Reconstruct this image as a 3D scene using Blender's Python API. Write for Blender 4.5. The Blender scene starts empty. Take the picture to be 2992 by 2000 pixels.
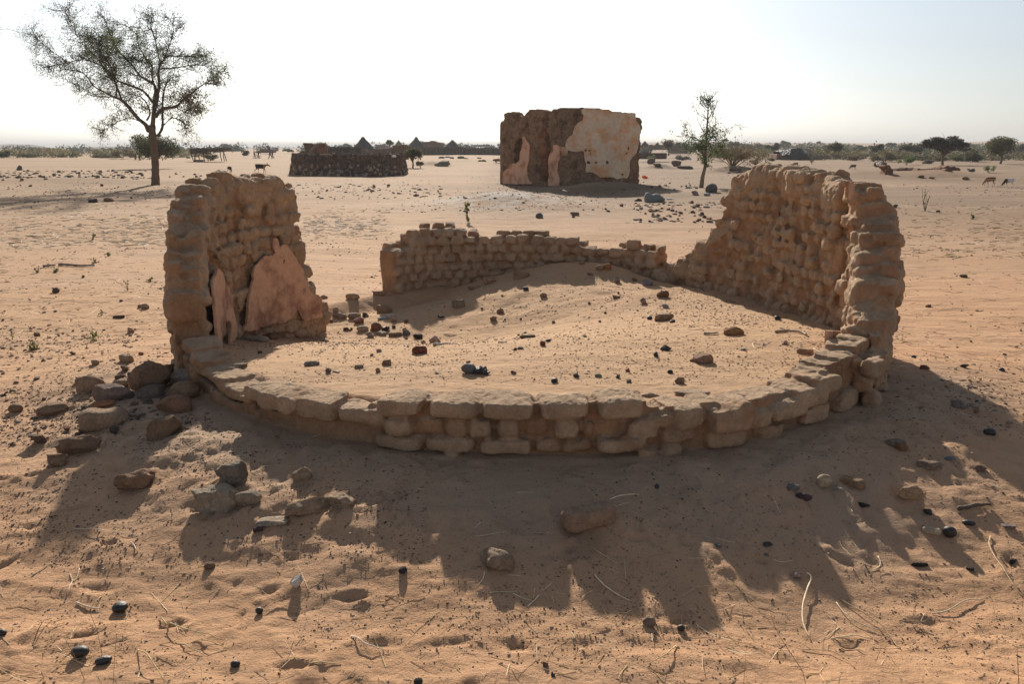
import bpy, math, random
import numpy as np
from mathutils import Vector

# ------------------------------------------------------------------ camera, light, sky
SC = bpy.context.scene
COL = SC.collection
F = 2330.0; PITCH = math.radians(13.72); CZ = 1.7
cam = bpy.data.cameras.new('camera'); cam.sensor_width = 36; cam.lens = F / 2992 * 36
cam.clip_start = 0.05; cam.clip_end = 20000
camo = bpy.data.objects.new('camera', cam); COL.objects.link(camo)
camo.location = (0, 0, CZ); camo.rotation_euler = (math.pi / 2 - PITCH, 0, 0); SC.camera = camo

SUN_EL = math.radians(26); SUN_AZ = math.radians(-8)
W = bpy.data.worlds.new('World'); SC.world = W; W.use_nodes = True
nt = W.node_tree; nt.nodes.clear()
sky = nt.nodes.new('ShaderNodeTexSky'); sky.sky_type = 'NISHITA'; sky.sun_disc = False
sky.sun_elevation = SUN_EL; sky.sun_rotation = SUN_AZ
sky.air_density = 1.0; sky.dust_density = 1.6; sky.ozone_density = 2.0; sky.altitude = 300
bg = nt.nodes.new('ShaderNodeBackground'); bg.inputs[1].default_value = 0.063
wo = nt.nodes.new('ShaderNodeOutputWorld')
hs = nt.nodes.new('ShaderNodeHueSaturation'); hs.inputs['Saturation'].default_value = 0.42
nt.links.new(sky.outputs[0], hs.inputs['Color']); tn = nt.nodes.new('ShaderNodeMix'); tn.data_type = 'RGBA'; tn.blend_type = 'MULTIPLY'; tn.inputs[0].default_value = 1; tn.inputs[7].default_value = (.95, 1.0, 1.05, 1); nt.links.new(hs.outputs[0], tn.inputs[6]); nt.links.new(tn.outputs[2], bg.inputs[0]); nt.links.new(bg.outputs[0], wo.inputs[0])
sun = bpy.data.lights.new('sun', 'SUN'); sun.energy = 4.7; sun.angle = math.radians(1.0); sun.color = (1, 0.9, 0.76)
suno = bpy.data.objects.new('sun', sun); COL.objects.link(suno)
sv = Vector((math.sin(SUN_AZ) * math.cos(SUN_EL), math.cos(SUN_AZ) * math.cos(SUN_EL), math.sin(SUN_EL)))
suno.rotation_euler = sv.to_track_quat('Z', 'Y').to_euler(); suno.location = (0, 60, 60)
SC.view_settings.view_transform = 'Standard'; SC.view_settings.look = 'None'
SC.view_settings.gamma = 1; SC.view_settings.exposure = 0.64

# ------------------------------------------------------------------ numeric helpers
def hsh(ix, iy, iz, seed):
    M = np.uint64(0xffffffff)
    h = (ix.astype(np.int64) * 374761393 + iy.astype(np.int64) * 668265263 + iz.astype(np.int64) * 2147483647 + seed * 974634777).astype(np.uint64) & M
    h = ((h ^ (h >> np.uint64(13))) * np.uint64(1274126177)) & M
    h = ((h ^ (h >> np.uint64(16))) * np.uint64(2246822519)) & M
    h = h ^ (h >> np.uint64(15))
    return (h & M).astype(np.float64) / 4294967295.0
def vnoise(x, y, z, seed=0):
    x, y, z = np.broadcast_arrays(np.asarray(x, float), np.asarray(y, float), np.asarray(z, float))
    ix, iy, iz = np.floor(x), np.floor(y), np.floor(z)
    fx, fy, fz = x - ix, y - iy, z - iz
    fx = fx * fx * (3 - 2 * fx); fy = fy * fy * (3 - 2 * fy); fz = fz * fz * (3 - 2 * fz)
    r = 0
    flat = not np.any(z)
    for a in (0, 1):
        for b in (0, 1):
            for c in ((0,) if flat else (0, 1)):
                w = (fx if a else 1 - fx) * (fy if b else 1 - fy) * (fz if c else 1 - fz)
                r = r + w * hsh(ix + a, iy + b, iz + c, seed)
    return r * 2 - 1
def fbm(x, y, z=0.0, o=4, seed=0, g=0.5):
    r = 0; a = 1; k = 1; s = 0
    for i in range(o):
        r = r + a * vnoise(np.asarray(x) * k + i * 7.3, np.asarray(y) * k - i * 3.1, np.asarray(z) * k, seed + i); s += a; a *= g; k *= 2.03
    return r / s
def sstep(a, b, x):
    t = np.clip((x - a) / (b - a), 0, 1); return t * t * (3 - 2 * t)
def gauss(x, y, cx, cy, sx, sy, rot=0):
    c, s = math.cos(rot), math.sin(rot); dx, dy = x - cx, y - cy
    return np.exp(-(((dx * c + dy * s) / sx) ** 2 + ((-dx * s + dy * c) / sy) ** 2))

# ------------------------------------------------------------------ terrain
CX, CY = 0.12, 7.25
_r = random.Random(5)
PRINTS = []
for i in range(130):
    y = 2.0 + 2.3 * _r.random() ** 0.8; x = (_r.random() * 2 - 1) * (0.95 * y)
    if math.hypot(x - CX, y - CY) < 3.5: continue
    a = _r.choice([0.1, 0.25, -0.2, 1.3, 0.0]) + _r.uniform(-.3, .3); PRINTS.append((x, y, a, _r.uniform(.03, .085), _r.uniform(.018, .032), _r.uniform(.006, .017)))
def H(x, y, fine=True):
    x = np.asarray(x, float); y = np.asarray(y, float)
    r = np.hypot(x - CX, y - CY)
    plain = -0.15 + 0.0 * x
    plain = plain - 0.13 * sstep(4.4, 2.9, y) * sstep(-1, 1.2, y) * sstep(7, 4, np.abs(x))
    plain = plain + 0.15 * fbm(x * .09, y * .09, 0, 3, 31) * sstep(12, 25, r) + 0.035 * fbm(x * .5, y * .5, 0, 3, 11)
    apron = 0.16 * sstep(4.7, 3.0, r) * (0.45 + 0.55 * sstep(8, 5.5, y)) - .02 * sstep(3.5, 3.02, r)
    out = plain + apron
    fl = 0.2 - .09 * sstep(6.2, 8.2, y) - 0.33 * gauss(x, y, -2.3, 8.7, 1.1, 1.0) - 0.10 * gauss(x, y, -2.4, 6.9, .8, .9) + 0.22 * gauss(x, y, 1.2, 10.3, 1.1, .55) + .03 * fbm(x * 2.6, y * 2.6, 0, 3, 13) * sstep(7.5, 9, y) - .3 * gauss(x, y, -1.5, 10, 1.0, .8) - .33 * gauss(x, y, -.7, 7.9, 1.5, 1.3)
    fl = fl + .02 * fbm(x * .8, y * .8, 0, 3, 12) 
    rb = r - .25 * sstep(9, 10.3, y)
    t = sstep(2.72, 2.98, rb)
    door = gauss(x, y, -2.4, 9.0, 1.1, .8)
    out = out - .10 * gauss(x, y, 2.0, 3.8, 1.1, .8) - .07 * gauss(x, y, 1.6, 3.2, 1.1, .7)
    h = fl * (1 - t) + out * t
    h = h * (1 - door * .5) + (-.08) * door * .5
    # mounds and heaps of the plain
    h = h + .42 * gauss(x, y, -0.3, 27.0, 2.2, 2.6, .2) + .12 * gauss(x, y, 2.5, 24, 2.6, 1.8)
    h = h + .33 * gauss(x, y, 4.2, 36.4, 2.1, .8) + .18 * gauss(x, y, 9, 33, 3, 3) + .15 * gauss(x, y, 7.5, 24, 2.5, 1.5)
    h = h + .5 * gauss(x, y, 26.3, 50.0, 3.3, 2.6) + .3 * gauss(x, y, 22.5, 52, 1.6, 1.5)
    h = h + .5 * gauss(x, y, -7.8, 81, 1.9, 1.6) + .5 * gauss(x, y, 13, 72, 1.2, 1.2) + .5 * gauss(x, y, 17, 62, 2, 1.3)
    h = h + .25 * gauss(x, y, -24, 44, 7, 3) + .45 * gauss(x, y, -6, 100, 12, 8)
    h = h + 1.2 * sstep(160, 400, y) * sstep(-200, 0, x)
    if fine:
        near = sstep(16, 9, y) * sstep(9, 6, np.abs(x))
        inn = sstep(3.0, 2.7, r)
        wave = fbm(x * 3.2 + .6 * vnoise(x * 4, y * 4, 0, 3), y * 5.5, 0, 4, 41)
        h = h + near * (.015 * wave * (1 - .55 * inn) + .0045 * fbm(x * 22, y * 22, 0, 3, 42))
        crest = 1 - np.abs(fbm(x * 2.6, y * 4.2 + x, 0, 3, 77)) * 2
        h = h + near * (1 - inn) * sstep(4.6, 3.4, y) * .010 * np.clip(crest, 0, 1) ** 3
        # flaking crust on the foot of the low wall
        cr = sstep(4.35, 3.7, r) * sstep(3.0, 3.1, r) * sstep(6.3, 5.3, y)
        pl = fbm(x * 6, y * 6, 0, 3, 91)
        h = h + cr * .012 * (sstep(-.05, .0, pl) + sstep(.25, .29, pl) - .8)
        if np.any(y < 5):
            wv = vnoise(x * 17, y * 17, 0, 61)
            for (px, py, a, l, w, d) in PRINTS:
                c, s = math.cos(a), math.sin(a); dx, dy = x - px, y - py
                e = ((dx * c + dy * s + .35 * l * (wv + vnoise(x * 9, y * 9, 0, 6))) / l) ** 2 + ((-dx * s + dy * c + .5 * w * wv) / w) ** 2
                h = h - d * np.exp(-e * 1.2) + d * .55 * np.exp(-((np.sqrt(e) - 1.6) / .45) ** 2)
        far = sstep(9, 16, y)
        h = h + far * .03 * fbm(x * 1.1, y * 1.1, 0, 4, 55)
    return h
def ray(u, v):
    x = (u - 1496) / F; z = (1000 - v) / F
    return np.array([x, math.cos(PITCH) + z * math.sin(PITCH), -math.sin(PITCH) + z * math.cos(PITCH)])
_T = np.concatenate([np.arange(1.5, 14, .03), 14 * 1.006 ** np.arange(0, 900)])
def gp(u, v):
    d = ray(u, v)
    z = CZ + d[2] * _T - H(d[0] * _T, d[1] * _T)
    i = int(np.argmax(z < 0)) if np.any(z < 0) else len(_T) - 1
    a, b = _T[max(i - 1, 0)], _T[i]
    t = a + (b - a) * np.clip(z[i - 1] / (z[i - 1] - z[i] + 1e-9), 0, 1)
    return np.array([d[0] * t, d[1] * t, CZ + d[2] * t]), t
def zat(u, v, Y):
    d = ray(u, v); t = Y / d[1]; return np.array([d[0] * t, Y, CZ + d[2] * t])
def hz(x, y): return float(H(np.array([x]), np.array([y]))[0])
def pxm(Y): return Y * .985 / F   # metres per photo pixel at distance Y

# ------------------------------------------------------------------ objects
def link(o, parent=None):
    COL.objects.link(o)
    if parent is not None: o.parent = parent
    return o
def tag(o, label=None, cat=None, group=None, kind=None):
    if label: o['label'] = label
    if cat: o['category'] = cat
    if group: o['group'] = group
    if kind: o['kind'] = kind
    return o
def empty(name, loc, label=None, cat=None, group=None):
    o = bpy.data.objects.new(name, None); o.location = [float(a) for a in loc]; o.empty_display_size = .1
    link(o); return tag(o, label, cat, group)
def npmesh(name, V, Fs, smooth=True, col=None, mats=None, mi=None):
    """V (N,3); Fs list of int arrays (M,3) or (M,4)"""
    me = bpy.data.meshes.new(name); V = np.asarray(V, np.float32)
    Fs = [np.asarray(f, np.int32) for f in Fs if len(f)]
    me.vertices.add(len(V)); me.vertices.foreach_set('co', V.ravel())
    nl = sum(f.size for f in Fs); npoly = sum(len(f) for f in Fs)
    me.loops.add(nl); me.loops.foreach_set('vertex_index', np.concatenate([f.ravel() for f in Fs]))
    me.polygons.add(npoly)
    tot = np.concatenate([np.full(len(f), f.shape[1], np.int32) for f in Fs])
    st = np.concatenate([[0], np.cumsum(tot)[:-1]]).astype(np.int32)
    me.polygons.foreach_set('loop_start', st); me.polygons.foreach_set('loop_total', tot)
    me.polygons.foreach_set('use_smooth', np.full(npoly, smooth, bool))
    me.update(calc_edges=True); me.validate()
    if col is not None: setcol(me, col)
    return me
def setcol(me, col):
    ca = me.color_attributes.new('Col', 'FLOAT_COLOR', 'POINT')
    c = np.ones((len(me.vertices), 4), np.float32); c[:, :3] = col
    ca.data.foreach_set('color', c.ravel())
def mobj(name, me, mat, parent=None, loc=None):
    o = bpy.data.objects.new(name, me); me.materials.clear(); me.materials.append(mat)
    if loc is not None: o.location = [float(a) for a in loc]
    return link(o, parent)
def getV(me):
    a = np.empty(len(me.vertices) * 3, np.float32); me.vertices.foreach_get('co', a); return a.reshape(-1, 3).astype(float)
def getN(me):
    a = np.empty(len(me.vertices) * 3, np.float32); me.vertices.foreach_get('normal', a); return a.reshape(-1, 3).astype(float)
def fuse(V, Fs, voxel, smooth=3, name='m'):
    me = npmesh('tmp', V, Fs); o = bpy.data.objects.new('tmp', me); COL.objects.link(o)
    m = o.modifiers.new('r', 'REMESH'); m.mode = 'VOXEL'; m.voxel_size = voxel; m.use_smooth_shade = True
    if smooth:
        s = o.modifiers.new('s', 'SMOOTH'); s.iterations = smooth; s.factor = .5
    bpy.context.view_layer.update()
    ev = o.evaluated_get(bpy.context.evaluated_depsgraph_get())
    out = bpy.data.meshes.new_from_object(ev); out.name = name
    out.polygons.foreach_set('use_smooth', np.ones(len(out.polygons), bool))
    bpy.data.objects.remove(o); bpy.data.meshes.remove(me)
    return out
class MB:
    def __init__(s): s.v = []; s.f = []; s.c = []; s.n = 0
    def add(s, V, Fa, col=None):
        V = np.asarray(V, float); Fa = np.asarray(Fa)
        s.v.append(V); s.f.append(Fa + s.n); s.n += len(V)
        if col is not None: s.c.append(np.broadcast_to(np.asarray(col, float), (len(V), 3)))
    def data(s):
        q = [f for f in s.f if f.shape[1] == 4]; t = [f for f in s.f if f.shape[1] == 3]
        Fs = ([np.concatenate(q)] if q else []) + ([np.concatenate(t)] if t else [])
        return np.concatenate(s.v), Fs, (np.concatenate(s.c) if s.c else None)
    def mesh(s, name, smooth=True):
        V, Fs, c = s.data(); return npmesh(name, V, Fs, smooth, c)
def super_tmpl(n=4, p=4.5):
    V = []; Fq = []; idx = {}
    def vid(P):
        k = tuple(np.round(P, 5))
        if k not in idx: idx[k] = len(V); V.append(P)
        return idx[k]
    t = np.linspace(-1, 1, n + 1)
    for ax in range(3):
        for sg in (-1, 1):
            for i in range(n):
                for j in range(n):
                    q = []
                    for (a, b) in ((i, j), (i + 1, j), (i + 1, j + 1), (i, j + 1)):
                        P = [0, 0, 0]; P[ax] = sg; P[(ax + 1) % 3] = t[a]; P[(ax + 2) % 3] = t[b]; q.append(vid(np.array(P, float)))
                    Fq.append(q if sg > 0 else q[::-1])
    V = np.array(V); V = V / (np.sum(np.abs(V) ** p, 1) ** (1 / p))[:, None]
    return V, np.array(Fq)
TS, TF = super_tmpl(4, 7.0); TBS, TBF = super_tmpl(5, 5.0)
T2S, T2F = super_tmpl(4, 4.2)
BOXV = np.array([[x, y, z] for x in (-1, 1) for y in (-1, 1) for z in (-1, 1)], float)
BOXF = np.array([[0, 1, 3, 2], [4, 6, 7, 5], [0, 4, 5, 1], [2, 3, 7, 6], [0, 2, 6, 4], [1, 5, 7, 3]])
def rotm(rx, ry, rz):
    cx, sx, cy, sy, cz, sz = math.cos(rx), math.sin(rx), math.cos(ry), math.sin(ry), math.cos(rz), math.sin(rz)
    return np.array([[cz, -sz, 0], [sz, cz, 0], [0, 0, 1]]) @ np.array([[cy, 0, sy], [0, 1, 0], [-sy, 0, cy]]) @ np.array([[1, 0, 0], [0, cx, -sx], [0, sx, cx]])
def box(mb, c, h, R=None, col=None):
    V = BOXV * np.array(h)
    if R is not None: V = V @ R.T
    mb.add(V + np.array(c), BOXF, col)
def tube(mb, pts, rad, n=6, col=None, cap=True):
    pts = np.asarray(pts, float); m = len(pts); rad = np.broadcast_to(np.asarray(rad, float), (m,))
    tg = np.gradient(pts, axis=0); tg /= (np.linalg.norm(tg, axis=1)[:, None] + 1e-9)
    ref = np.array([0, 0, 1.0]) if abs(tg[:, 2]).mean() < .8 else np.array([1.0, 0, 0])
    a = np.cross(tg, ref); a /= (np.linalg.norm(a, axis=1)[:, None] + 1e-9); b = np.cross(tg, a)
    th = np.arange(n) * 2 * math.pi / n
    V = (pts[:, None, :] + rad[:, None, None] * (a[:, None, :] * np.cos(th)[None, :, None] + b[:, None, :] * np.sin(th)[None, :, None])).reshape(-1, 3)
    i = np.arange(m - 1)[:, None] * n; j = np.arange(n)[None, :]; k = (j + 1) % n
    Fq = np.stack([i + j, i + k, i + n + k, i + n + j], -1).reshape(-1, 4)
    mb.add(V, Fq, col)
    if cap:
        V2 = [pts[0], pts[-1]]; base = mb.n
        t = []
        o = base - len(V)
        for q in range(n):
            t.append([o + q - base, 0, o + (q + 1) % n - base]); t.append([o + (m - 1) * n + (q + 1) % n - base, 1, o + (m - 1) * n + q - base])
        mb.add(V2, np.array(t), col)
def spline(pts, k=4):
    pts = np.asarray(pts, float); n = len(pts)
    if n < 3: return np.linspace(pts[0], pts[-1], k + 1)
    P = np.vstack([2 * pts[0] - pts[1], pts, 2 * pts[-1] - pts[-2]]); out = []
    for i in range(1, n):
        for t in np.arange(k) / k:
            a, b, c, d = P[i - 1], P[i], P[i + 1], P[i + 2]
            out.append(.5 * ((2 * b) + (c - a) * t + (2 * a - 5 * b + 4 * c - d) * t * t + (-a + 3 * b - 3 * c + d) * t ** 3))
    out.append(pts[-1]); return np.array(out)

# ------------------------------------------------------------------ materials
def srgb(r, g, b):
    f = lambda c: (c / 255 / 12.92) if c / 255 < .04045 else ((c / 255 + .055) / 1.055) ** 2.4
    return (f(r), f(g), f(b))
MATS = {}
def mat(name, base=None, rough=.95, var=((3, .35), (25, .25)), bumps=((60, .4, .01),), tint=None, tscale=4, tthr=(.5, .62), spec=.25, alpha=None, trans=0):
    """base None -> vertex colour; var = (scale, amount) brightness noise; tint = second colour in patches"""
    m = bpy.data.materials.new(name); m.use_nodes = True; t = m.node_tree; N = t.nodes; L = t.links
    b = N['Principled BSDF']; b.inputs['Roughness'].default_value = rough; b.inputs['Specular IOR Level'].default_value = spec
    tc = N.new('ShaderNodeTexCoord')
    if base is None:
        a = N.new('ShaderNodeAttribute'); a.attribute_name = 'Col'; c = a.outputs['Color']
    else:
        a = N.new('ShaderNodeRGB'); a.outputs[0].default_value = (*base, 1); c = a.outputs[0]
    def noise(sc, det=4, rg=.6):
        n = N.new('ShaderNodeTexNoise'); n.inputs['Scale'].default_value = sc; n.inputs['Detail'].default_value = det; n.inputs['Roughness'].default_value = rg
        L.new(tc.outputs['Object'], n.inputs['Vector']); return n.outputs['Fac']
    if tint is not None:
        mr = N.new('ShaderNodeMapRange'); mr.inputs[1].default_value = tthr[0]; mr.inputs[2].default_value = tthr[1]
        L.new(noise(tscale, 6), mr.inputs[0])
        mx = N.new('ShaderNodeMix'); mx.data_type = 'RGBA'; L.new(mr.outputs[0], mx.inputs[0]); L.new(c, mx.inputs[6]); mx.inputs[7].default_value = (*tint, 1); c = mx.outputs[2]
    for sc, am in var:
        mr = N.new('ShaderNodeMapRange'); mr.inputs[1].default_value = .25; mr.inputs[2].default_value = .75
        mr.inputs[3].default_value = 1 - am; mr.inputs[4].default_value = 1 + am; L.new(noise(sc), mr.inputs[0])
        vm = N.new('ShaderNodeVectorMath'); vm.operation = 'SCALE'; L.new(c, vm.inputs[0]); L.new(mr.outputs[0], vm.inputs['Scale']); c = vm.outputs[0]
    L.new(c, b.inputs['Base Color']); prev = None
    for sc, st, di in bumps:
        bp = N.new('ShaderNodeBump'); bp.inputs['Strength'].default_value = st; bp.inputs['Distance'].default_value = di
        L.new(noise(sc, 6, .65), bp.inputs['Height'])
        if prev is not None: L.new(prev, bp.inputs['Normal'])
        prev = bp.outputs[0]
    if prev is not None: L.new(prev, b.inputs['Normal'])
    if trans:
        tr = N.new('ShaderNodeBsdfTranslucent'); L.new(c, tr.inputs[0]); ms = N.new('ShaderNodeMixShader'); ms.inputs[0].default_value = trans
        L.new(b.outputs[0], ms.inputs[1]); L.new(tr.outputs[0], ms.inputs[2]); L.new(ms.outputs[0], N['Material Output'].inputs[0])
    MATS[name] = m; return m
M_adobe = mat('adobe', None, tint=(.36, .20, .11), tscale=3.5, tthr=(.55, .75), var=((1.7, .18), (6, .2), (26, .14), (90, .14)), bumps=((30, .8, .03), (110, .9, .012), (420, .7, .004)))
M_plast = mat('mud_plaster', srgb(198, 158, 130), var=((4, .16), (22, .12), (160, .08)), bumps=((8, .35, .02), (90, .4, .004), (400, .3, .002)), tint=srgb(140, 104, 86), tscale=4, tthr=(.46, .62))
M_stone = mat('stone', None, rough=.9, var=((9, .28), (45, .25), (160, .15)), bumps=((30, 1, .03), (110, .9, .01), (400, .7, .004)))
M_gloss = mat('char', None, rough=.5, var=((30, .3),), bumps=((70, .7, .006),), spec=.5)
M_grit = mat('grit', None, rough=.9, var=(), bumps=())
M_straw = mat('straw', None, rough=.75, var=((40, .2),), bumps=())
M_bark = mat('bark', None, var=((8, .25), (40, .25)), bumps=((30, .8, .02),))
M_leaf = mat('leaf', None, rough=.7, var=((.9, .25),), bumps=(), trans=.3)
M_cloth = mat('cloth', None, rough=.9, var=((8, .15),), bumps=())
M_fur = mat('fur', None, rough=.85, var=((25, .2),), bumps=())
M_metal = mat('painted_metal', srgb(70, 66, 62), rough=.4, var=(), bumps=(), spec=.5)
M_farmud = mat('far_mud', None, var=((.8, .25), (4, .3), (13, .3)), bumps=((6, 1, .15), (14, 1, .08)), tint=(.17, .10, .065), tscale=2.2, tthr=(.5, .66))
M_facade = mat('facade_plaster', srgb(218, 194, 168), var=((1.2, .12), (6, .1)), bumps=((9, .4, .02),), tint=srgb(216, 164, 124), tscale=1.6, tthr=(.45, .6))
M_thatch = mat('thatch', None, var=((2, .25), (12, .3)), bumps=((9, .9, .06),))

# ground: sand
def sand():
    m = bpy.data.materials.new('sand'); m.use_nodes = True; t = m.node_tree; N = t.nodes; L = t.links
    b = N['Principled BSDF']; b.inputs['Roughness'].default_value = .95; b.inputs['Specular IOR Level'].default_value = .15
    tc = N.new('ShaderNodeTexCoord'); a = N.new('ShaderNodeAttribute'); a.attribute_name = 'Col'; c = a.outputs['Color']
    def noise(sc, det=5, rg=.6, vec=None):
        n = N.new('ShaderNodeTexNoise'); n.inputs['Scale'].default_value = sc; n.inputs['Detail'].default_value = det; n.inputs['Roughness'].default_value = rg
        L.new(vec or tc.outputs['Object'], n.inputs['Vector']); return n.outputs['Fac']
    mp = N.new('ShaderNodeMapping'); mp.inputs['Scale'].default_value = (.35, 1, 1); L.new(tc.outputs['Object'], mp.inputs[0])
    def mixc(fac, lo, hi, colr, amt=1.0):
        nonlocal c
        mr = N.new('ShaderNodeMapRange'); mr.inputs[1].default_value = lo; mr.inputs[2].default_value = hi; mr.inputs[4].default_value = amt; L.new(fac, mr.inputs[0])
        mx = N.new('ShaderNodeMix'); mx.data_type = 'RGBA'; L.new(mr.outputs[0], mx.inputs[0]); L.new(c, mx.inputs[6]); mx.inputs[7].default_value = (*colr, 1); c = mx.outputs[2]
    mixc(noise(.35, 6, .6, mp.outputs[0]), .5, .68, (.42, .29, .20), .55)
    mixc(noise(2.6, 6, .65), .54, .68, (.30, .19, .12), .4)
    mixc(noise(14, 5, .7), .56, .7, (.26, .16, .10), .45)
    mixc(noise(75, 3, .6), .62, .72, (.13, .085, .06), .65)
    mixc(noise(260, 2, .5), .64, .74, (.10, .07, .055), .6)
    L.new(c, b.inputs['Base Color']); prev = None
    for sc, st, di, v in ((.9, .5, .12, mp.outputs[0]), (5, .5, .04, mp.outputs[0]), (28, .7, .012, None), (130, .8, .004, None), (520, .6, .0015, None)):
        bp = N.new('ShaderNodeBump'); bp.inputs['Strength'].default_value = st; bp.inputs['Distance'].default_value = di
        L.new(noise(sc, 5, .6, v), bp.inputs['Height'])
        if prev is not None: L.new(prev, bp.inputs['Normal'])
        prev = bp.outputs[0]
    L.new(prev, b.inputs['Normal'])
    return m
M_sand = sand()
def axis(half, d0, g, lim):
    a = list(np.arange(0, half, d0)); x = a[-1]; d = d0
    while x < lim: d *= g; x += d; a.append(x)
    return np.array(a)
xa = axis(3.3, .02, 1.062, 5200); xs = np.concatenate([-xa[:0:-1], xa])
ya = [1.9]
while ya[-1] < 5200:
    y = ya[-1]; ya.append(y + (.018 if y < 6 else .018 * (y / 6) ** 1.35 if y < 40 else .018 * (40 / 6) ** 1.35 * (y / 40) ** 1.6))
yb = 1.9 - np.cumsum(.03 * 1.12 ** np.arange(62)); ys = np.concatenate([yb[::-1], np.array(ya)])
GX, GY = np.meshgrid(xs, ys); gx, gy = GX.ravel(), GY.ravel()
gzv = H(gx, gy)
r_ = np.hypot(gx - CX, gy - CY)
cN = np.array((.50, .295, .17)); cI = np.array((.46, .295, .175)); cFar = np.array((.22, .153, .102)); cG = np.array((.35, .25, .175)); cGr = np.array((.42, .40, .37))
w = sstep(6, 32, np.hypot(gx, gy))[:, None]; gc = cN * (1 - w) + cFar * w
w = sstep(3.0, 2.6, r_)[:, None]; gc = gc * (1 - w) + cI * w
lft = (sstep(0, -3, gx) * sstep(4, 7, gy))[:, None] * .5; gc = gc * (1 - lft) + cI * lft
nz = fbm(gx * 2.2, gy * 2.2, 0, 4, 8)
w = (sstep(4.5, 3.2, r_ + .5 * nz) * sstep(2.9, 3.0, r_) * sstep(6.8, 5.6, gy))[:, None] * .9; gc = gc * (1 - w) + cG * w
w = (np.clip(1.3 * gauss(gx, gy, -.3, 26.6, 2.4, 2.6), 0, 1) * sstep(-.4, .2, nz))[:, None] * .75; gc = gc * (1 - w) + cGr * w
w = (gauss(gx, gy, -20, 38, 14, 5) * sstep(-.3, .4, fbm(gx * .8, gy * .8, 0, 3, 18)))[:, None] * .55; gc = gc * (1 - w) + np.array((.21, .155, .11)) * w
w = (sstep(12, 30, gy) * sstep(.0, .45, fbm(gx * .05, gy * .16, 0, 4, 28)))[:, None] * .5; gc = gc * (1 - w) + np.array((.24, .165, .11)) * w
w = (np.clip(1.2 * gauss(gx, gy, 26.3, 50, 4.2, 3.2), 0, 1))[:, None] * .7; gc = gc * (1 - w) + np.array((.25, .15, .095)) * w
nI, nJ = len(ys), len(xs); ii = (np.arange(nI - 1)[:, None] * nJ + np.arange(nJ - 1)[None, :]).ravel()
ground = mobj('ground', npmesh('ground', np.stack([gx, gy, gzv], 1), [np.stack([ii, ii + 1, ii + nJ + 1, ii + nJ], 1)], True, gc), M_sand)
tag(ground, kind='structure')
print('ground verts', len(gx))

# ------------------------------------------------------------------ wall paths
class Path:
    def __init__(s, pts, side, k=6):
        s.p = spline(np.array(pts, float), k) if k else np.array(pts, float)
        d = np.linalg.norm(np.diff(s.p, axis=0), axis=1); s.s = np.concatenate([[0], np.cumsum(d)]); s.L = s.s[-1]; s.side = side
    def at(s, q):
        q = np.asarray(q, float); qq = np.clip(q, 0, s.L)
        x = np.interp(qq, s.s, s.p[:, 0]); y = np.interp(qq, s.s, s.p[:, 1]); e = .03
        a, b = np.clip(qq - e, 0, s.L), np.clip(qq + e, 0, s.L)
        tx = np.interp(b, s.s, s.p[:, 0]) - np.interp(a, s.s, s.p[:, 0]); ty = np.interp(b, s.s, s.p[:, 1]) - np.interp(a, s.s, s.p[:, 1])
        n = np.hypot(tx, ty) + 1e-9; tx, ty = tx / n, ty / n
        return x + tx * (q - qq), y + ty * (q - qq), tx, ty, -ty * s.side, tx * s.side   # pos, tangent, normal towards viewer side
    def map(s, q, z, off):
        x, y, tx, ty, nx, ny = s.at(q); return np.stack([x + nx * off, y + ny * off, np.broadcast_to(z, np.shape(x))], -1)
    def hit(s, u, v):
        d = ray(u, v); best = None
        for i in range(len(s.p) - 1):
            a, b = s.p[i], s.p[i + 1]; e = b - a
            if i == 0: a0 = -.6
            else: a0 = 0
            a1 = 1 + .6 if i == len(s.p) - 2 else 1
            det = d[0] * -e[1] + d[1] * e[0]
            if abs(det) < 1e-9: continue
            t = (a[0] * -e[1] + a[1] * e[0]) / det; w = (d[0] * a[1] - d[1] * a[0]) / det
            if t > 0 and a0 - 1e-6 <= w <= a1 + 1e-6 and (best is None or t < best[0]): best = (t, s.s[i] + w * (s.s[i + 1] - s.s[i]), CZ + d[2] * t)
        if best is None:   # nearest point sideways
            pr = s.p[:, 0] / s.p[:, 1] - d[0] / d[1]; i = int(np.argmin(abs(pr))); t = s.p[i, 1] / d[1]; return (s.s[i], CZ + d[2] * t)
        return best[1], best[2]
def brickpos(mb, path, s0, z0, off, hs, hn, hv, rng, jit=1.0, T=(TS, TF), chop=3):
    x, y, tx, ty, nx, ny = [float(a) for a in path.at(s0)]
    R = np.array([[tx, nx, 0], [ty, ny, 0], [0, 0, 1]])
    J = rotm(rng.uniform(-.07, .07) * jit, rng.uniform(-.06, .06) * jit, rng.uniform(-.08, .08) * jit)
    V0 = T[0].copy()
    for _ in range(chop):
        dd = np.array([rng.gauss(0, 1), rng.gauss(0, .7), rng.gauss(0, 1)]); dd /= np.linalg.norm(dd); hh = rng.uniform(.8, 1.05); qq = V0 @ dd; mm = qq > hh; V0[mm] -= np.outer(qq[mm] - hh, dd)
    V = V0 * np.array([hs, hn, hv]); V = V * (1 + .10 * jit * np.array([rng.uniform(-1, 1) for _ in range(3)])) ; V[:, 0] *= 1 + .12 * jit * rng.uniform(-1, 1) * V[:, 2] / hv
    mb.add((V @ J.T) @ R.T + np.array([x + nx * off, y + ny * off, z0]), T[1])
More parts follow.
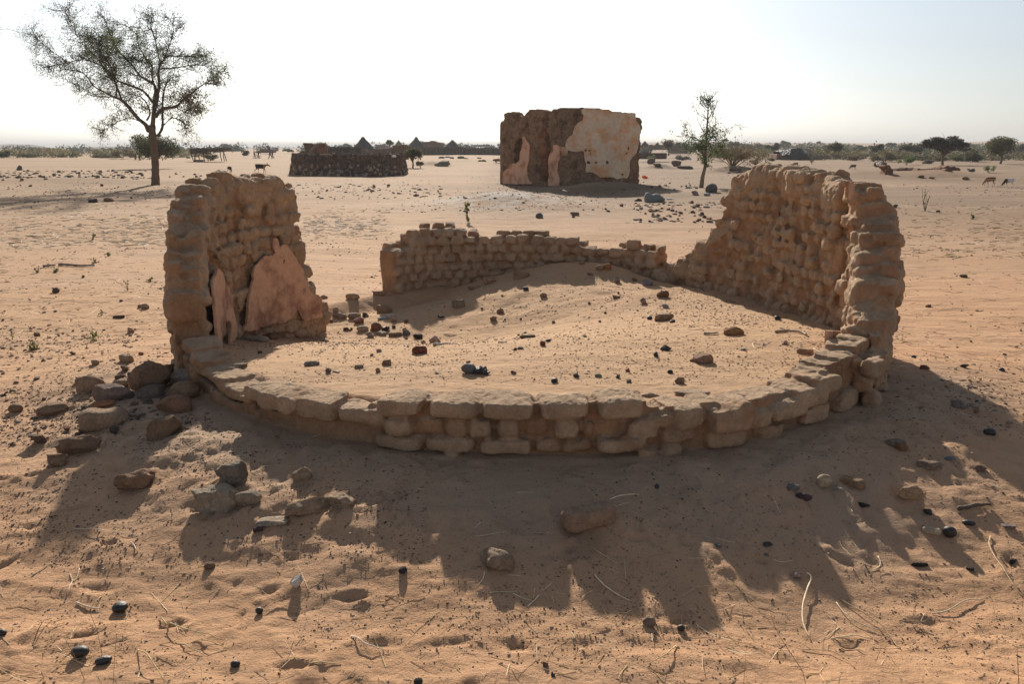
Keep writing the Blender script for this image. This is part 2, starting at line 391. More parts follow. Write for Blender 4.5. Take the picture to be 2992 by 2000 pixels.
def brick_wall(path, thick, ztop, zbot, ch, bw, seed, layers=3, ext=(0, 0), prot=.03, lowfn=None, zmax=3.0, gap=.93, rnd=0, cap=1, endmud=None):
    rng = random.Random(seed); mb = MB(); k = 0; z = zbot; ph = [rng.uniform(0, ch * .8) for _ in range(layers)]
    if layers == 2: ph = [0, ch * .5]
    while z < zmax:
        q = ext[0] + (k % 2) * bw * .5 + rng.uniform(-.04, .04)
        while q < path.L + ext[1]:
            w = bw * rng.uniform(.85, 1.2)
            for j in range(layers):
                zt = ztop(q + w / 2) + (lowfn(q, j) if lowfn else 0) - ph[j]
                if z + ch * .6 > zt + rng.uniform(-.03, .02): continue
                lt = thick / layers; off = -(j + .5) * lt
                o2 = rng.uniform(-1, .8) * prot if j in (0, layers - 1) else 0
                if j == layers - 1: o2 = -o2
                brickpos(mb, path, q + w / 2 + (j * .055), z + ch / 2 + ph[j], off + o2, w / 2 * gap, lt / 2 * 1.1, ch / 2 * rng.uniform(.86, 1.02), rng, T=(T2S, T2F) if rnd and rng.random() < .75 else (TS, TF))
            q += w
        z += ch * rng.uniform(.95, 1.05); k += 1
    q = ext[0] + .06
    while q < path.L + ext[1] - .04:
        zt = ztop(q) + (min(lowfn(q, j) for j in range(layers)) if lowfn else 0)
        if zt > zbot + .06:
            x, y, tx, ty, nx, ny = [float(a) for a in path.at(q)]; R = np.array([[tx, nx, 0], [ty, ny, 0], [0, 0, 1]])
            box(mb, (x - nx * thick / 2, y - ny * thick / 2, (zt - .1 + zbot) / 2), (.065, thick / 2 - .045, (zt - .1 - zbot) / 2), R)
            if cap: brickpos(mb, path, q, zt - .15 + rng.uniform(-.02, .03), -thick / 2 + rng.uniform(-.02, .02), rng.uniform(.08, .14), thick / 2 * rng.uniform(.85, 1.05), .14, rng, T=(T2S, T2F))
        q += .1
    # smeared mud over the broken end that faces the front
    if endmud:
        z = zbot
        while z < zmax:
            cand = [q for q in np.arange(endmud[0], endmud[1], .02) if ztop(q) > z + .05]
            if cand:
                q = (max(cand) if endmud[2] > 0 else min(cand)) - endmud[2] * .06
                for j in range(2): brickpos(mb, path, q + rng.uniform(-.02, .02), z, -thick * (.28 + .44 * j), .07, thick * .25, rng.uniform(.08, .13), rng, T=(T2S, T2F))
            z += .085
    return mb
def adobe_finish(mb, name, voxel, path, off0, off1, smooth=3, amp=1.0, seed=0, tone=1.0):
    V, Fs, _ = mb.data(); me = fuse(V, Fs, voxel, smooth, name); V = getV(me); Nn = getN(me)
    x, y, z = V.T
    d = amp * (.02 * fbm(x * 3.5, y * 3.5, z * 3.5, 2, seed + 30) + .016 * fbm(x * 7, y * 7, z * 7, 3, seed) + .010 * fbm(x * 22, y * 22, z * 22, 3, seed + 5) + .004 * fbm(x * 60, y * 60, z * 60, 2, seed + 9))
    rill = np.abs(fbm(x * 16, y * 16, z * 2.5, 2, seed + 3)) * sstep(.75, .2, np.abs(Nn[:, 2]))
    V2 = V + Nn * (d - amp * .010 * rill)[:, None]
    me.vertices.foreach_set('co', V2.astype(np.float32).ravel()); me.update()
    # brick faces are grey brown, the mortar and earth behind them are redder
    P = path.p; best = np.full(len(V), 9.0); sg = np.zeros(len(V))
    for i in range(0, len(P) - 1, 2):
        a = P[i]; b = P[min(i + 2, len(P) - 1)]; e = b - a; l2 = e @ e + 1e-9
        t = np.clip(((V[:, :2] - a) @ e) / l2, 0, 1); c = a + t[:, None] * e; dv = V[:, :2] - c; dd = np.hypot(dv[:, 0], dv[:, 1])
        nrm = np.array([-e[1], e[0]]) * path.side / math.sqrt(l2); s_ = dv @ nrm; m = dd < best; best = np.where(m, dd, best); sg = np.where(m, s_, sg)
    prot = np.maximum(sg - off0, off1 - sg)      # >0 proud of the nominal faces
    f = sstep(-.055, .0, prot); f = np.maximum(f, sstep(.5, .85, Nn[:, 2]))
    f = np.clip(f + .3 * fbm(x * 5, y * 5, z * 5, 3, seed + 21), 0, 1)[:, None]
    col = (1 - f) * np.array((.42, .245, .14)) + f * np.array((.48, .335, .22))
    setcol(me, col * tone)
    return me
def prof(path, pts):
    hp = sorted(path.hit(u, v) for u, v in pts); S = [a for a, b in hp]; Z = [b for a, b in hp]
    return (lambda q: float(np.interp(q, S, Z)))

rngG = random.Random(1)
ruin = empty('round_hut_ruin', (CX, CY, 0), 'ruined round mud brick hut, two tall wall stubs and a low front wall', 'ruin')
ruin.location = (0, 0, 0)
# right wall: path of its inner face, viewer side is the inside (left of the walking direction towards camera = -x)
PR = Path([(1.72, 9.85), (2.05, 9.35), (2.41, 8.7), (2.65, 7.87), (2.76, 7.1), (2.74, 6.45), (2.58, 5.95), (2.3, 5.5)], -1)
zr = prof(PR, [(1945, 800), (1957, 772), (2003, 743), (2072, 680), (2100, 640), (2125, 560), (2147, 515), (2193, 484), (2244, 490), (2313, 498), (2388, 515), (2440, 532), (2480, 528), (2505, 545), (2512, 700), (2500, 800), (2468, 905), (2442, 985), (2436, 1060), (2425, 1075)])
_k = [float(PR.s[int(np.argmin(abs(PR.p[:, 1] - yy)))]) for yy in (6.38, 6.2, 6.0, 5.85, 5.7, 5.5)]
zr0 = zr; zr = lambda q: min(zr0(q), float(np.interp(q, [0] + _k, [9, 1.43, 1.18, .80, .55, .36, .28]))) if q > _k[0] - .3 and np.interp(q, [0] + _k, [9, 1.43, 1.18, .80, .55, .36, .28]) < 1.43 else zr0(min(q, _k[0]))
mb = brick_wall(PR, .31, zr, -.3, .108, .142, 5, prot=.055, rnd=1, ext=(-.15, .05), zmax=1.75, endmud=(PR.L - 1.3, PR.L + .02, 1))
me = adobe_finish(mb, 'right_wall', .0135, PR, 0, -.31, seed=10, amp=1.7, smooth=2)
wr = mobj('tall_wall', me, M_adobe, ruin); wr['label'] = 'tall curved wall stub of knobbly bricks on the right'
# left wall: inner face faces right (+x)
PL = Path([(-2.34, 6.02), (-2.46, 6.4), (-2.52, 6.9), (-2.45, 7.4), (-2.28, 7.85), (-2.03, 8.2)], -1)
zl = prof(PL, [(600, 690), (606, 640), (620, 560), (640, 512), (700, 508), (760, 513), (815, 520), (838, 528), (858, 590), (866, 660), (885, 730), (900, 800), (915, 860), (930, 900)])
zl0 = zl; zl = lambda q: float(np.interp(q, [-.2, .0, .12, .45, .8, 1.15], [.74, .84, .93, 1.16, 1.36, 1.46])) if q < 1.15 else zl0(q)
mb = brick_wall(PL, .29, zl, -.35, .108, .15, 8, prot=.042, ext=(-.12, .06), zmax=1.75, endmud=(-.1, 1.2, -1), lowfn=lambda q, j: -.06 * j * max(0, 1 - max(q, 0) / .8))
me = adobe_finish(mb, 'left_wall', .0135, PL, 0, -.29, seed=30, amp=1.7, smooth=2)
wl = mobj('tall_wall', me, M_adobe, ruin); wl['label'] = 'tall wall stub on the left with plaster left on its inner face'
# back wall
PB = Path([(-1.42, 9.98), (-1.25, 10.2), (-.98, 10.37), (-.6, 10.47), (-.19, 10.5), (.4, 10.42), (.79, 10.3), (1.1, 10.2), (1.5, 9.98), (1.72, 9.85)], 1)
PB.side = -1
zb = prof(PB, [(1118, 770), (1128, 745), (1153, 712), (1200, 705), (1212, 672), (1225, 660), (1360, 663), (1372, 684), (1462, 686), (1578, 690), (1677, 696), (1725, 716), (1744, 724), (1811, 716), (1856, 711), (1900, 728), (1925, 752)])
mb = brick_wall(PB, .32, zb, -.35, .115, .155, 15, prot=.02, ext=(-.05, .05), layers=2, zmax=1.2, cap=0)
me = adobe_finish(mb, 'back_wall', .014, PB, 0, -.32, seed=50, amp=.9, smooth=2)
wb = mobj('low_wall', me, M_adobe, ruin); wb['label'] = 'low back wall of small square bricks, stepped up at its left end'
# front wall: explicit big bricks on the outer face of the ring
A0, A1 = math.radians(196), math.radians(336)
PF = Path([(CX + 3.04 * math.cos(a), CY + 3.04 * math.sin(a)) for a in np.linspace(A0, A1, 60)], -1, k=0)
mb = MB(); rng = random.Random(4)
def fb(u0, u1, v0, v1, out=0.0, depth=.24, p=0):
    a = PF.hit(u0, (v0 + v1) / 2); b = PF.hit(u1, (v0 + v1) / 2); t = PF.hit((u0 + u1) / 2, v0)[1]; bt = PF.hit((u0 + u1) / 2, v1)[1]
    hs = min(abs(b[0] - a[0]) / 2, .15); brickpos(mb, PF, (a[0] + b[0]) / 2, (t + bt) / 2, out - depth / 2, hs * .97, depth / 2, (t - bt) / 2 * .97, rng, .5, (TBS, TBF) if not p else (TS, TF), chop=0 if not p else 1)
for r in [(1085, 1240, 1168, 1222, .02), (1244, 1402, 1174, 1230, .015), (1404, 1563, 1176, 1230, .02), (1568, 1738, 1174, 1234, .022), (1744, 1891, 1168, 1228, .02)]: fb(*r, .26)
for r in [(1122, 1198, 1228, 1274, .012), (1200, 1290, 1230, 1280, -.045), (1296, 1364, 1232, 1282, -.03), (1368, 1440, 1232, 1284, .0), (1446, 1522, 1234, 1284, .004), (1526, 1608, 1232, 1282, -.04), (1618, 1702, 1234, 1288, .012), (1706, 1742, 1236, 1290, -.03), (1746, 1826, 1234, 1284, -.05), (1832, 1936, 1232, 1296, -.01), (1060, 1122, 1226, 1262, -.02)]: fb(*r, .2)
for r in [(1086, 1230, 1280, 1318, .0), (1233, 1386, 1286, 1326, .004), (1392, 1560, 1288, 1336, .018), (1566, 1640, 1294, 1330, -.03), (1644, 1738, 1296, 1330, -.035), (1742, 1894, 1282, 1324, .03), (1862, 1925, 1318, 1350, .01), (1932, 2000, 1306, 1352, .015), (1290, 1340, 1328, 1350, .01), (1940, 2050, 1258, 1302, -.02)]: fb(*r, .2)
# left run of rounded lumps
for r in [(706, 772, 1136, 1178, .0), (748, 832, 1146, 1204, .02), (800, 880, 1156, 1216, .03), (852, 980, 1166, 1232, .01), (980, 1074, 1192, 1240, .015), (1058, 1120, 1200, 1252, .01), (600, 700, 1138, 1160, -.05), (640, 720, 1156, 1180, -.03), (560, 650, 1108, 1134, -.06), (530, 600, 1082, 1108, -.06), (520, 575, 1050, 1078, -.05), (500, 560, 1022, 1048, -.06)]: fb(*r, .26, 1)
# right run climbing to the tall wall
for r in [(1896, 1982, 1222, 1262, -.02), (1975, 2072, 1196, 1262, -.01), (2074, 2196, 1186, 1262, .035), (2140, 2200, 1176, 1232, .03), (2196, 2262, 1206, 1252, -.01), (2262, 2362, 1176, 1226, .02), (2196, 2330, 1250, 1300, -.03), (2070, 2190, 1262, 1312, -.02), (2330, 2424, 1140, 1190, .01), (2350, 2440, 1190, 1240, -.01), (2394, 2470, 1104, 1150, .0), (2440, 2520, 1150, 1200, .0)]: fb(*r, .26, 1)
# earth core and foundation
q = .05
ul = prof(PF, [(480, 1000), (560, 1118), (640, 1180), (760, 1200), (900, 1222), (1060, 1238), (1090, 1184), (1400, 1188), (1880, 1186), (1915, 1194), (1990, 1200), (2080, 1188), (2200, 1186), (2340, 1156), (2430, 1104), (2500, 1050), (2560, 1000)])
while q < PF.L:
    zt = ul(q) - .01 + rng.uniform(-.018, .018); x, y, tx, ty, nx, ny = [float(a) for a in PF.at(q)]; R = np.array([[tx, nx, 0], [ty, ny, 0], [0, 0, 1]])
    box(mb, (x - nx * .185, y - ny * .185, (zt - .4) / 2), (.06, .105, (zt + .4) / 2), R @ rotm(rng.uniform(-.06, .06), rng.uniform(-.05, .05), rng.uniform(-.15, .15))); q += rng.uniform(.06, .1)
V_, F_, _ = mb.data()
me = adobe_finish(mb, 'front_wall', .0105, PF, 0, -.3, smooth=1, seed=70, amp=1.0, tone=1.0)
wf = mobj('low_wall', me, M_adobe, ruin); wf['label'] = 'low curved front wall of large rounded bricks in three courses'

def grid_shell(path, polys, cell, off, thick, seed=0, amp=.004, wob=.0, sm=3, brick=0, pix=True, zclip=None):
    """plate following a wall path; polys in photo pixels on that wall (first outline, others holes) or (s,z)"""
    P = [np.array([path.hit(u, v) for u, v in pl]) if pix else np.array(pl, float) for pl in polys]
    lo = P[0].min(0) - cell; hi = P[0].max(0) + cell
    S = np.arange(lo[0], hi[0] + cell, cell); Z = np.arange(lo[1], hi[1] + cell, cell)
    sc, zc = np.meshgrid((S[:-1] + S[1:]) / 2, (Z[:-1] + Z[1:]) / 2, indexing='ij')
    sc2 = sc + wob * fbm(sc / (cell * 4), zc / (cell * 4), 0, 2, seed); zc2 = zc + wob * fbm(sc / (cell * 4) + 50, zc / (cell * 4), 0, 2, seed)
    ins = np.zeros(sc.shape, bool)
    for pl in P:
        c = np.zeros(sc.shape, bool); n = len(pl)
        for i in range(n):
            (x1, y1), (x2, y2) = pl[i], pl[(i + 1) % n]
            if y1 == y2: continue
            m = ((y1 > zc2) != (y2 > zc2)) & (sc2 < (x2 - x1) * (zc2 - y1) / (y2 - y1) + x1); c ^= m
        ins ^= c
    nS, nZ = len(S), len(Z); vid = -np.ones((nS, nZ), int)
    A, B = np.where(ins)
    for da in (0, 1):
        for db in (0, 1): vid[A + da, B + db] = 0
    I, J = np.where(vid == 0); vid[I, J] = np.arange(len(I)); n = len(I)
    q2 = np.stack([S[I], Z[J]], 1)
    quad = np.stack([vid[A, B], vid[A + 1, B], vid[A + 1, B + 1], vid[A, B + 1]], 1)
    pad = np.pad(ins, 1); ed = []
    for a, b in zip(A, B):
        if not pad[a, b + 1]: ed.append((vid[a, b + 1], vid[a, b]))
        if not pad[a + 2, b + 1]: ed.append((vid[a + 1, b], vid[a + 1, b + 1]))
        if not pad[a + 1, b]: ed.append((vid[a, b], vid[a + 1, b]))
        if not pad[a + 1, b + 2]: ed.append((vid[a + 1, b + 1], vid[a, b + 1]))
    ed = np.array(ed)
    for _ in range(sm):
        acc = np.zeros((n, 2)); cnt = np.zeros(n)
        for (a, b) in ((0, 1), (1, 0)): np.add.at(acc, ed[:, a], q2[ed[:, b]]); np.add.at(cnt, ed[:, a], 1)
        m = cnt > 0; q2[m] = .5 * q2[m] + .5 * acc[m] / cnt[m][:, None]
    d = amp * fbm(q2[:, 0] * 9, q2[:, 1] * 9, 0, 4, seed)
    if brick:
        row = np.floor(q2[:, 1] / .13); bx = (q2[:, 0] + (row % 2) * .16) / .32
        fr = np.minimum(np.abs(bx - np.round(bx)) * .32, np.abs(q2[:, 1] / .13 - np.round(q2[:, 1] / .13)) * .13)
        d = d - brick * (fr < .02) + brick * .8 * (hsh(np.floor(bx), row, row * 0, 5) - .5)
    xf = path.map(q2[:, 0], q2[:, 1], 0); x, y, tx, ty, nx, ny = path.at(q2[:, 0])
    f = np.stack([x + nx * (off + d), y + ny * (off + d), q2[:, 1]], 1)
    d2 = amp * fbm(q2[:, 0] * 9 + 30, q2[:, 1] * 9, 0, 3, seed)
    bk = np.stack([x + nx * (off - thick + d2), y + ny * (off - thick + d2), q2[:, 1]], 1)
    V = np.vstack([f, bk]); side = np.stack([ed[:, 0], ed[:, 1], ed[:, 1] + n, ed[:, 0] + n], 1)
    fl = quad if path.side < 0 else quad[:, ::-1]
    return V, [np.vstack([fl, quad[:, ::-1] + n if path.side < 0 else quad + n, side])]
def plate(name, mat_, parent, path, polys, cell, off, thick, col=None, **k):
    V, Fs = grid_shell(path, polys, cell, off, thick, **k)
    me = npmesh(name, V, Fs, False, col); bm_fix(me); return mobj(name, me, mat_, parent)
def bm_fix(me):
    import bmesh
    bm = bmesh.new(); bm.from_mesh(me); bmesh.ops.recalc_face_normals(bm, faces=bm.faces)
    for f in bm.faces: f.smooth = True
    for e in bm.edges:
        if len(e.link_faces) == 2 and e.calc_face_angle(0) > .8: e.smooth = False
    bm.to_mesh(me); bm.free()
def zp(x, y, x0, y0, s, pts): return [(x0 + a / s, y0 + b / s) for a, b in pts]
def Z6(pts): return [(560 + a / 4.02, 660 + b / 4.02) for a, b in pts]
plate('plaster_patch', M_plast, wl, PL, [Z6([(545, 1240), (590, 1130), (600, 1000), (610, 860), (640, 760), (665, 660), (670, 560), (690, 480), (730, 430), (760, 390), (815, 345), (900, 360), (925, 330), (960, 290), (1000, 230), (1060, 210), (1090, 250), (1140, 290), (1170, 360), (1230, 440), (1270, 500), (1290, 600), (1330, 690), (1350, 780), (1420, 800), (1485, 820), (1500, 1060), (1430, 1090), (1300, 1110), (1240, 1060), (1210, 980), (1180, 1000), (1160, 1060), (1070, 1115), (880, 1150), (700, 1220)]), Z6([(1015, 420), (1050, 395), (1055, 430), (1035, 470)])], .010, .055, .022, seed=3, wob=.02, amp=.006)['label'] = 'large smooth plaster patch on the left wall'
plate('plaster_patch', M_plast, wl, PL, [Z6([(230, 500), (290, 545), (330, 680), (365, 720), (385, 820), (400, 900), (440, 1040), (465, 1180), (470, 1290), (390, 1400), (370, 1400), (395, 1250), (385, 1130), (330, 1120), (290, 1210), (275, 1300), (290, 1500), (250, 1560), (215, 1480), (180, 1300), (158, 1100), (155, 940), (170, 700), (205, 600)])], .010, .055, .02, seed=9, wob=.018, amp=.006)['label'] = 'narrow pointed plaster strip at the near edge of the left wall'
plate('plaster_patch', M_plast, wl, PL, [Z6([(880, 150), (930, 140), (970, 190), (965, 270), (915, 300), (885, 250)])], .010, .07, .025, seed=12, wob=.015)
plate('plaster_patch', M_plast, wr, PR, [[(2503, 528), (2520, 534), (2519, 580), (2512, 585), (2503, 580)]], .01, .075, .02, seed=13, wob=.004)
plate('plaster_patch', M_plast, wr, PR, [[(2426, 966), (2446, 970), (2444, 1010), (2437, 1050), (2430, 1090), (2424, 1090), (2422, 1010)]], .01, .08, .025, seed=14, wob=.004)
# ------------------------------------------------------------------ stones
MUD = (.34, .23, .15); MUD2 = (.27, .175, .11); TAN = (.42, .29, .19); RED = (.22, .075, .045); DRED = (.17, .065, .05); BLK = (.022, .021, .022)
DGR = (.085, .085, .09); GRY = (.22, .21, .20); PAL = (.55, .49, .42); WHT = (.72, .69, .64); PNK = (.46, .33, .28); ORG = (.40, .19, .09); BRN = (.21, .135, .09); PUR = (.10, .065, .07); GRN = (.26, .29, .19)
def ico(n=3):
    import bmesh
    bm = bmesh.new(); bmesh.ops.create_icosphere(bm, subdivisions=n, radius=1); V = np.array([v.co[:] for v in bm.verts]); Fa = np.array([[v.index for v in f.verts] for f in bm.faces]); bm.free(); return V, Fa
ICO = {k: ico(k) for k in (1, 2, 3, 4)}
def stone_geo(seed, half, style, n=3):
    rng = random.Random(seed); V, Fa = ICO[n]; V = V.copy()
    p = {'box': 9, 'round': 2.2, 'ang': 2.6, 'flat': 3.5, 'clod': 3, 'shard': 3, 'loaf': 2.8, 'pod': 2.1}[style]
    V = V / (np.sum(np.abs(V) ** p, 1) ** (1 / p))[:, None]
    if style in ('ang', 'shard', 'clod', 'flat'):
        for _ in range({'ang': 11, 'shard': 9, 'clod': 6, 'flat': 6}[style]):
            d = np.array([rng.gauss(0, 1), rng.gauss(0, 1), rng.gauss(0, .8)]); d /= np.linalg.norm(d); h = rng.uniform(.55, .85)
            q = V @ d; m = q > h; V[m] -= np.outer(q[m] - h, d)
    if style == 'box':
        for _ in range(13):
            d = np.array([rng.choice([-1, 1]), rng.choice([-1, 1]), rng.choice([-.2, 1])], float) + np.array([rng.gauss(0, .6) for _ in range(3)]); d /= np.linalg.norm(d); h = rng.uniform(.74, 1.05)
            q = V @ d; m = q > h; V[m] -= np.outer(q[m] - h, d)
    if style == 'loaf': V[:, 2] *= 1 - .18 * np.cos(V[:, 0] * 3.2); V[:, 1] *= 1 - .16 * np.cos(V[:, 0] * 3.2)
    Nn = V / np.linalg.norm(V, axis=1)[:, None]; o = seed * 3.7 % 97
    a = {'box': .035, 'round': .09, 'ang': .07, 'flat': .08, 'clod': .22, 'shard': .05, 'loaf': .04, 'pod': .05}[style]
    V = V + Nn * (a * fbm(V[:, 0] * 2 + o, V[:, 1] * 2, V[:, 2] * 2, 3, 5) * 1.5 + a * .5 * fbm(V[:, 0] * 7 + o, V[:, 1] * 7, V[:, 2] * 7, 3, 8))[:, None]
    return V * np.array(half), Fa
SEED = [100]
def stone(u, v, wpx, asp, style, col, label, hr=.62, yaw=None, tilt=0, name='stone', cat='stone', group=None, mt=None, sink=.22, roll=0, n=None):
    """u,v: middle of the thing in the photo; wpx: its width; asp: depth / width; hr: height / width"""
    SEED[0] += 1; sd = SEED[0]; rng = random.Random(sd)
    hv = wpx * hr * .5
    p, t = gp(u, v + hv * .55); w = wpx * t / F
    if name in ('mud_brick', 'earth_clod'): w *= 1.1
    half = (w / 2, w * asp / 2, w * hr / 2)
    if n is None: n = 4 if wpx > 75 else 3 if wpx > 26 else 2
    V, Fa = stone_geo(sd, half, style, n)
    R = rotm(tilt, roll, yaw if yaw is not None else rng.uniform(-.5, .5)); V = V @ R.T
    ex = V[:, 2].max() - V[:, 2].min(); z = -V[:, 2].min() - ex * sink
    me = npmesh(name, V, [Fa], style not in ('ang', 'shard', 'flat'), np.array(col) * np.ones((len(V), 3)) * rng.uniform(.92, 1.08))
    if style in ('ang', 'shard', 'flat', 'box'):
        bm_sharp(me)
    o = mobj(name, me, mt or (M_gloss if col in (BLK,) else M_stone)); o.location = (p[0], p[1], hz(p[0], p[1]) + z)
    return tag(o, label, cat, group)
def bm_sharp(me):
    me.polygons.foreach_set('use_smooth', np.ones(len(me.polygons), bool))
    try: me.set_sharp_from_angle(angle=math.radians(28))
    except Exception: pass
B = 'mud_brick'
S = stone
GP = 'mud brick blocks fallen beside the left wall'
S(438, 1112, 104, .6, 'box', MUD2, 'largest fallen mud brick block, tilted on edge at the foot of the left wall', .85, .35, .5, B, 'brick', GP, sink=.12)
S(446, 1146, 72, .6, 'box', (.19, .15, .12), 'dark grey block lying in front of the largest fallen brick', .55, .25, .1, B, 'brick', GP)
S(490, 1080, 52, .8, 'ang', (.20, .14, .10), 'dark angular rock wedged behind the largest fallen brick', .8, None, .2)
S(538, 1100, 74, .7, 'ang', (.33, .27, .22), 'grey brown rock with a pale face leaning on the left wall foot', .9, .6, .4)
S(543, 1144, 76, .7, 'round', MUD2, 'rounded brown block below the pale faced rock at the wall foot', .65, .2, 0, B, 'brick', GP)
S(265, 1127, 68, .6, 'box', MUD, 'rounded block standing alone at the upper left end of the brick pile', .75, .5, .25, B, 'brick', GP)
S(330, 1153, 100, .4, 'box', (.28, .20, .16), 'long slab block with dark ends in the middle of the brick pile', .42, .2, .25, B, 'brick', GP)
S(358, 1120, 66, .6, 'flat', MUD, 'flat grey slab above the long dark ended block', .35, .1)
S(305, 1184, 64, .55, 'flat', ORG, 'thin reddish slab just below the long dark ended block', .28, .3, .3)
S(153, 1200, 82, .6, 'box', MUD2, 'flat low block at the far left of the brick pile', .42, .1, .05, B, 'brick', GP)
S(306, 1229, 120, .62, 'loaf', MUD, 'big smooth rounded block in the middle of the brick pile', .55, .1, 0, B, 'brick', GP)
S(512, 1186, 94, .6, 'box', (.30, .16, .10), 'reddish brick with a pale end right of the curved potsherds', .55, -.1, .15, B, 'brick', GP)
S(478, 1256, 98, .55, 'box', MUD2, 'brick standing slanted with a pink face, below the reddish brick', .62, .75, .15, B, 'brick', GP)
S(515, 1238, 34, .25, 'flat', (.52, .39, .32), 'pale pink plaster flake stuck on the slanted brick', 1.5, .6, .35, 'plaster_flake', 'plaster flake')
S(368, 1206, 44, .3, 'shard', PAL, 'pale curved potsherd beside the big smooth block', .5, .4, .5, 'potsherd', 'potsherd')
S(402, 1212, 46, .2, 'shard', (.40, .32, .26), 'dark backed curved potsherd right of the pale potsherd', .55, .6, .6, 'potsherd', 'potsherd')
S(238, 1302, 108, .5, 'clod', MUD2, 'long rough block with a coarse top, lower left of the pile', .5, .35, .05, B, 'brick', GP)
S(164, 1346, 60, .7, 'ang', MUD2, 'angular block at the lowest left end of the brick pile', .85, .3, .1, B, 'brick', GP)
S(108, 1286, 66, .3, 'shard', (.16, .11, .085), 'dark triangular shard standing upright in the sand', .6, -.25, .5, 'potsherd', 'potsherd', sink=.1)
S(47, 1194, 40, .7, 'round', MUD2, 'small rounded stone near the left edge, level with the pile', .7)
S(34, 1143, 27, .6, 'ang', BRN, 'small brown chip near the left edge above the rounded stone', .4)
S(370, 1049, 48, .5, 'loaf', TAN, 'curved peanut shaped stone above the brick pile', .6, -.5, .3)
S(279, 1060, 25, .8, 'round', TAN, 'small round stone left of the peanut shaped stone', .7)
S(384, 966, 27, .8, 'ang', TAN, 'pointed little stone on the sand left of the left wall', .85)
S(108, 978, 21, .8, 'ang', BRN, 'little brown stone among the green sprigs at left', .75)
S(412, 1035, 18, .8, 'ang', ORG, 'tiny orange stone right of the peanut shaped stone', .7)
S(366, 1079, 30, .7, 'clod', BRN, 'crumbly brown lump between peanut stone and brick pile', .6)
S(353, 1102, 30, .7, 'clod', BRN, 'crumbly brown lump touching the flat grey slab', .55)
S(238, 1109, 32, .7, 'clod', BRN, 'crumbly lump above the block at the upper left of the pile', .5)
S(390, 1402, 112, .55, 'clod', (.30, .18, .11), 'half buried brick with an orange side and black char behind it', .55, .3, .1, B, 'brick')
S(428, 1408, 34, 1.2, 'clod', (.09, .07, .06), 'blackened straw lump behind the half buried brick', .6)
S(678, 1392, 100, .6, 'clod', (.24, .20, .165), 'tall dark crested clod of earth standing in the sand', .72, -.3, .3, 'earth_clod', 'clod')
S(705, 1372, 62, .35, 'clod', (.05, .045, .042), 'black crumbly crest on the tall earth clod', .7, -.7, .3, 'char_crust', 'charred crust', mt=M_stone)
S(632, 1462, 118, .65, 'clod', (.38, .30, .22), 'large pale rough topped clod below the dark crested clod', .6, -.2, .15, 'earth_clod', 'clod')
S(726, 1458, 70, .6, 'clod', (.33, .26, .19), 'smaller grey clod right of the large pale clod', .6, .2, .1, 'earth_clod', 'clod')
S(916, 1472, 150, .36, 'clod', (.40, .28, .185), 'long diagonal ridge of crusted earth in the foreground', .34, .75, .1, 'earth_clod', 'clod', sink=.35)
S(1004, 1462, 84, .7, 'clod', (.40, .29, .20), 'low rounded crust lump right of the diagonal ridge', .42, .2, 0, 'earth_clod', 'clod', sink=.4)
S(882, 1390, 50, .6, 'clod', (.38, .27, .18), 'small upright crust lump above the diagonal ridge', .7, .4, 0, 'earth_clod', 'clod')
S(755, 1546, 38, .5, 'ang', PUR, 'dark purple stone at the rim of the flat crust', .6, .4)
S(805, 1528, 96, .6, 'flat', (.40, .31, .23), 'flat pale crust slab between the clods and the ridge', .16, .1, 0, 'earth_clod', 'clod')
S(1720, 1516, 168, .48, 'loaf', (.34, .23, .155), 'big waisted loaf shaped mud block lying in the shaded foreground', .44, .42, 0, 'mud_block', 'mud block', sink=.12)
S(1447, 1632, 92, .9, 'clod', (.33, .24, .17), 'round dome of earth in the shaded foreground', .66, .2, 0, 'earth_clod', 'clod', sink=.3)
S(870, 1702, 42, .6, 'ang', WHT, 'white angular rock alone in the sunlit foreground sand', 1.15, .4, .1, sink=.1)
S(352, 1778, 44, .9, 'pod', BLK, 'black round dried fruit with a hollow top in the left foreground', .65, .2, 0, 'dried_fruit', 'dried fruit', sink=.05)
S(236, 1909, 52, .7, 'pod', BLK, 'larger smooth black seed pod at the lower left', .62, .1, 0, 'seed_pod', 'seed pod', sink=.08)
S(303, 1933, 48, .5, 'pod', (.035, .033, .034), 'glossy black seed pod right of the larger one at lower left', .5, .5, 0, 'seed_pod', 'seed pod', mt=M_gloss, sink=.1)
S(688, 1941, 28, .8, 'pod', BLK, 'small black seed pod under the dry grass stalks at bottom', .75, None, 0, 'seed_pod', 'seed pod')
S(758, 1788, 24, .8, 'pod', BLK, 'small black pod below and left of the white rock', .85, None, 0, 'seed_pod', 'seed pod', sink=.05)
S(8, 1849, 26, .8, 'pod', BLK, 'black pod cut by the left edge of the picture', .8, None, 0, 'seed_pod', 'seed pod')
S(613, 1654, 31, .8, 'round', BRN, 'brown pebble alone left of the white rock', .7)
S(763, 1620, 18, .8, 'ang', (.28, .19, .14), 'tiny pinkish stone above the brown pebble', .8)
S(1918, 1420, 22, .6, 'ang', BLK, 'black charcoal chip in the shade below the front wall', 1.0, name='charcoal', cat='charcoal')
S(1180, 1668, 30, .8, 'ang', (.06, .055, .05), 'dark speckled pebble at the left rim of the big shadow', .75)
S(1896, 1817, 38, .8, 'clod', (.26, .19, .14), 'crumbly brown clod at the lower rim of the big shadow', .7)
S(1990, 1835, 24, .8, 'pod', BLK, 'black pebble right of the crumbly clod at the shadow rim', .8)
S(1592, 1940, 20, .9, 'clod', BRN, 'little grassy clod near the bottom centre', .9)
S(1616, 1973, 15, .9, 'ang', BLK, 'tiny black chip near the bottom centre', .8, name='charcoal', cat='charcoal')
S(1222, 1992, 28, .8, 'pod', (.05, .05, .05), 'dark grey pebble at the bottom edge', .6)
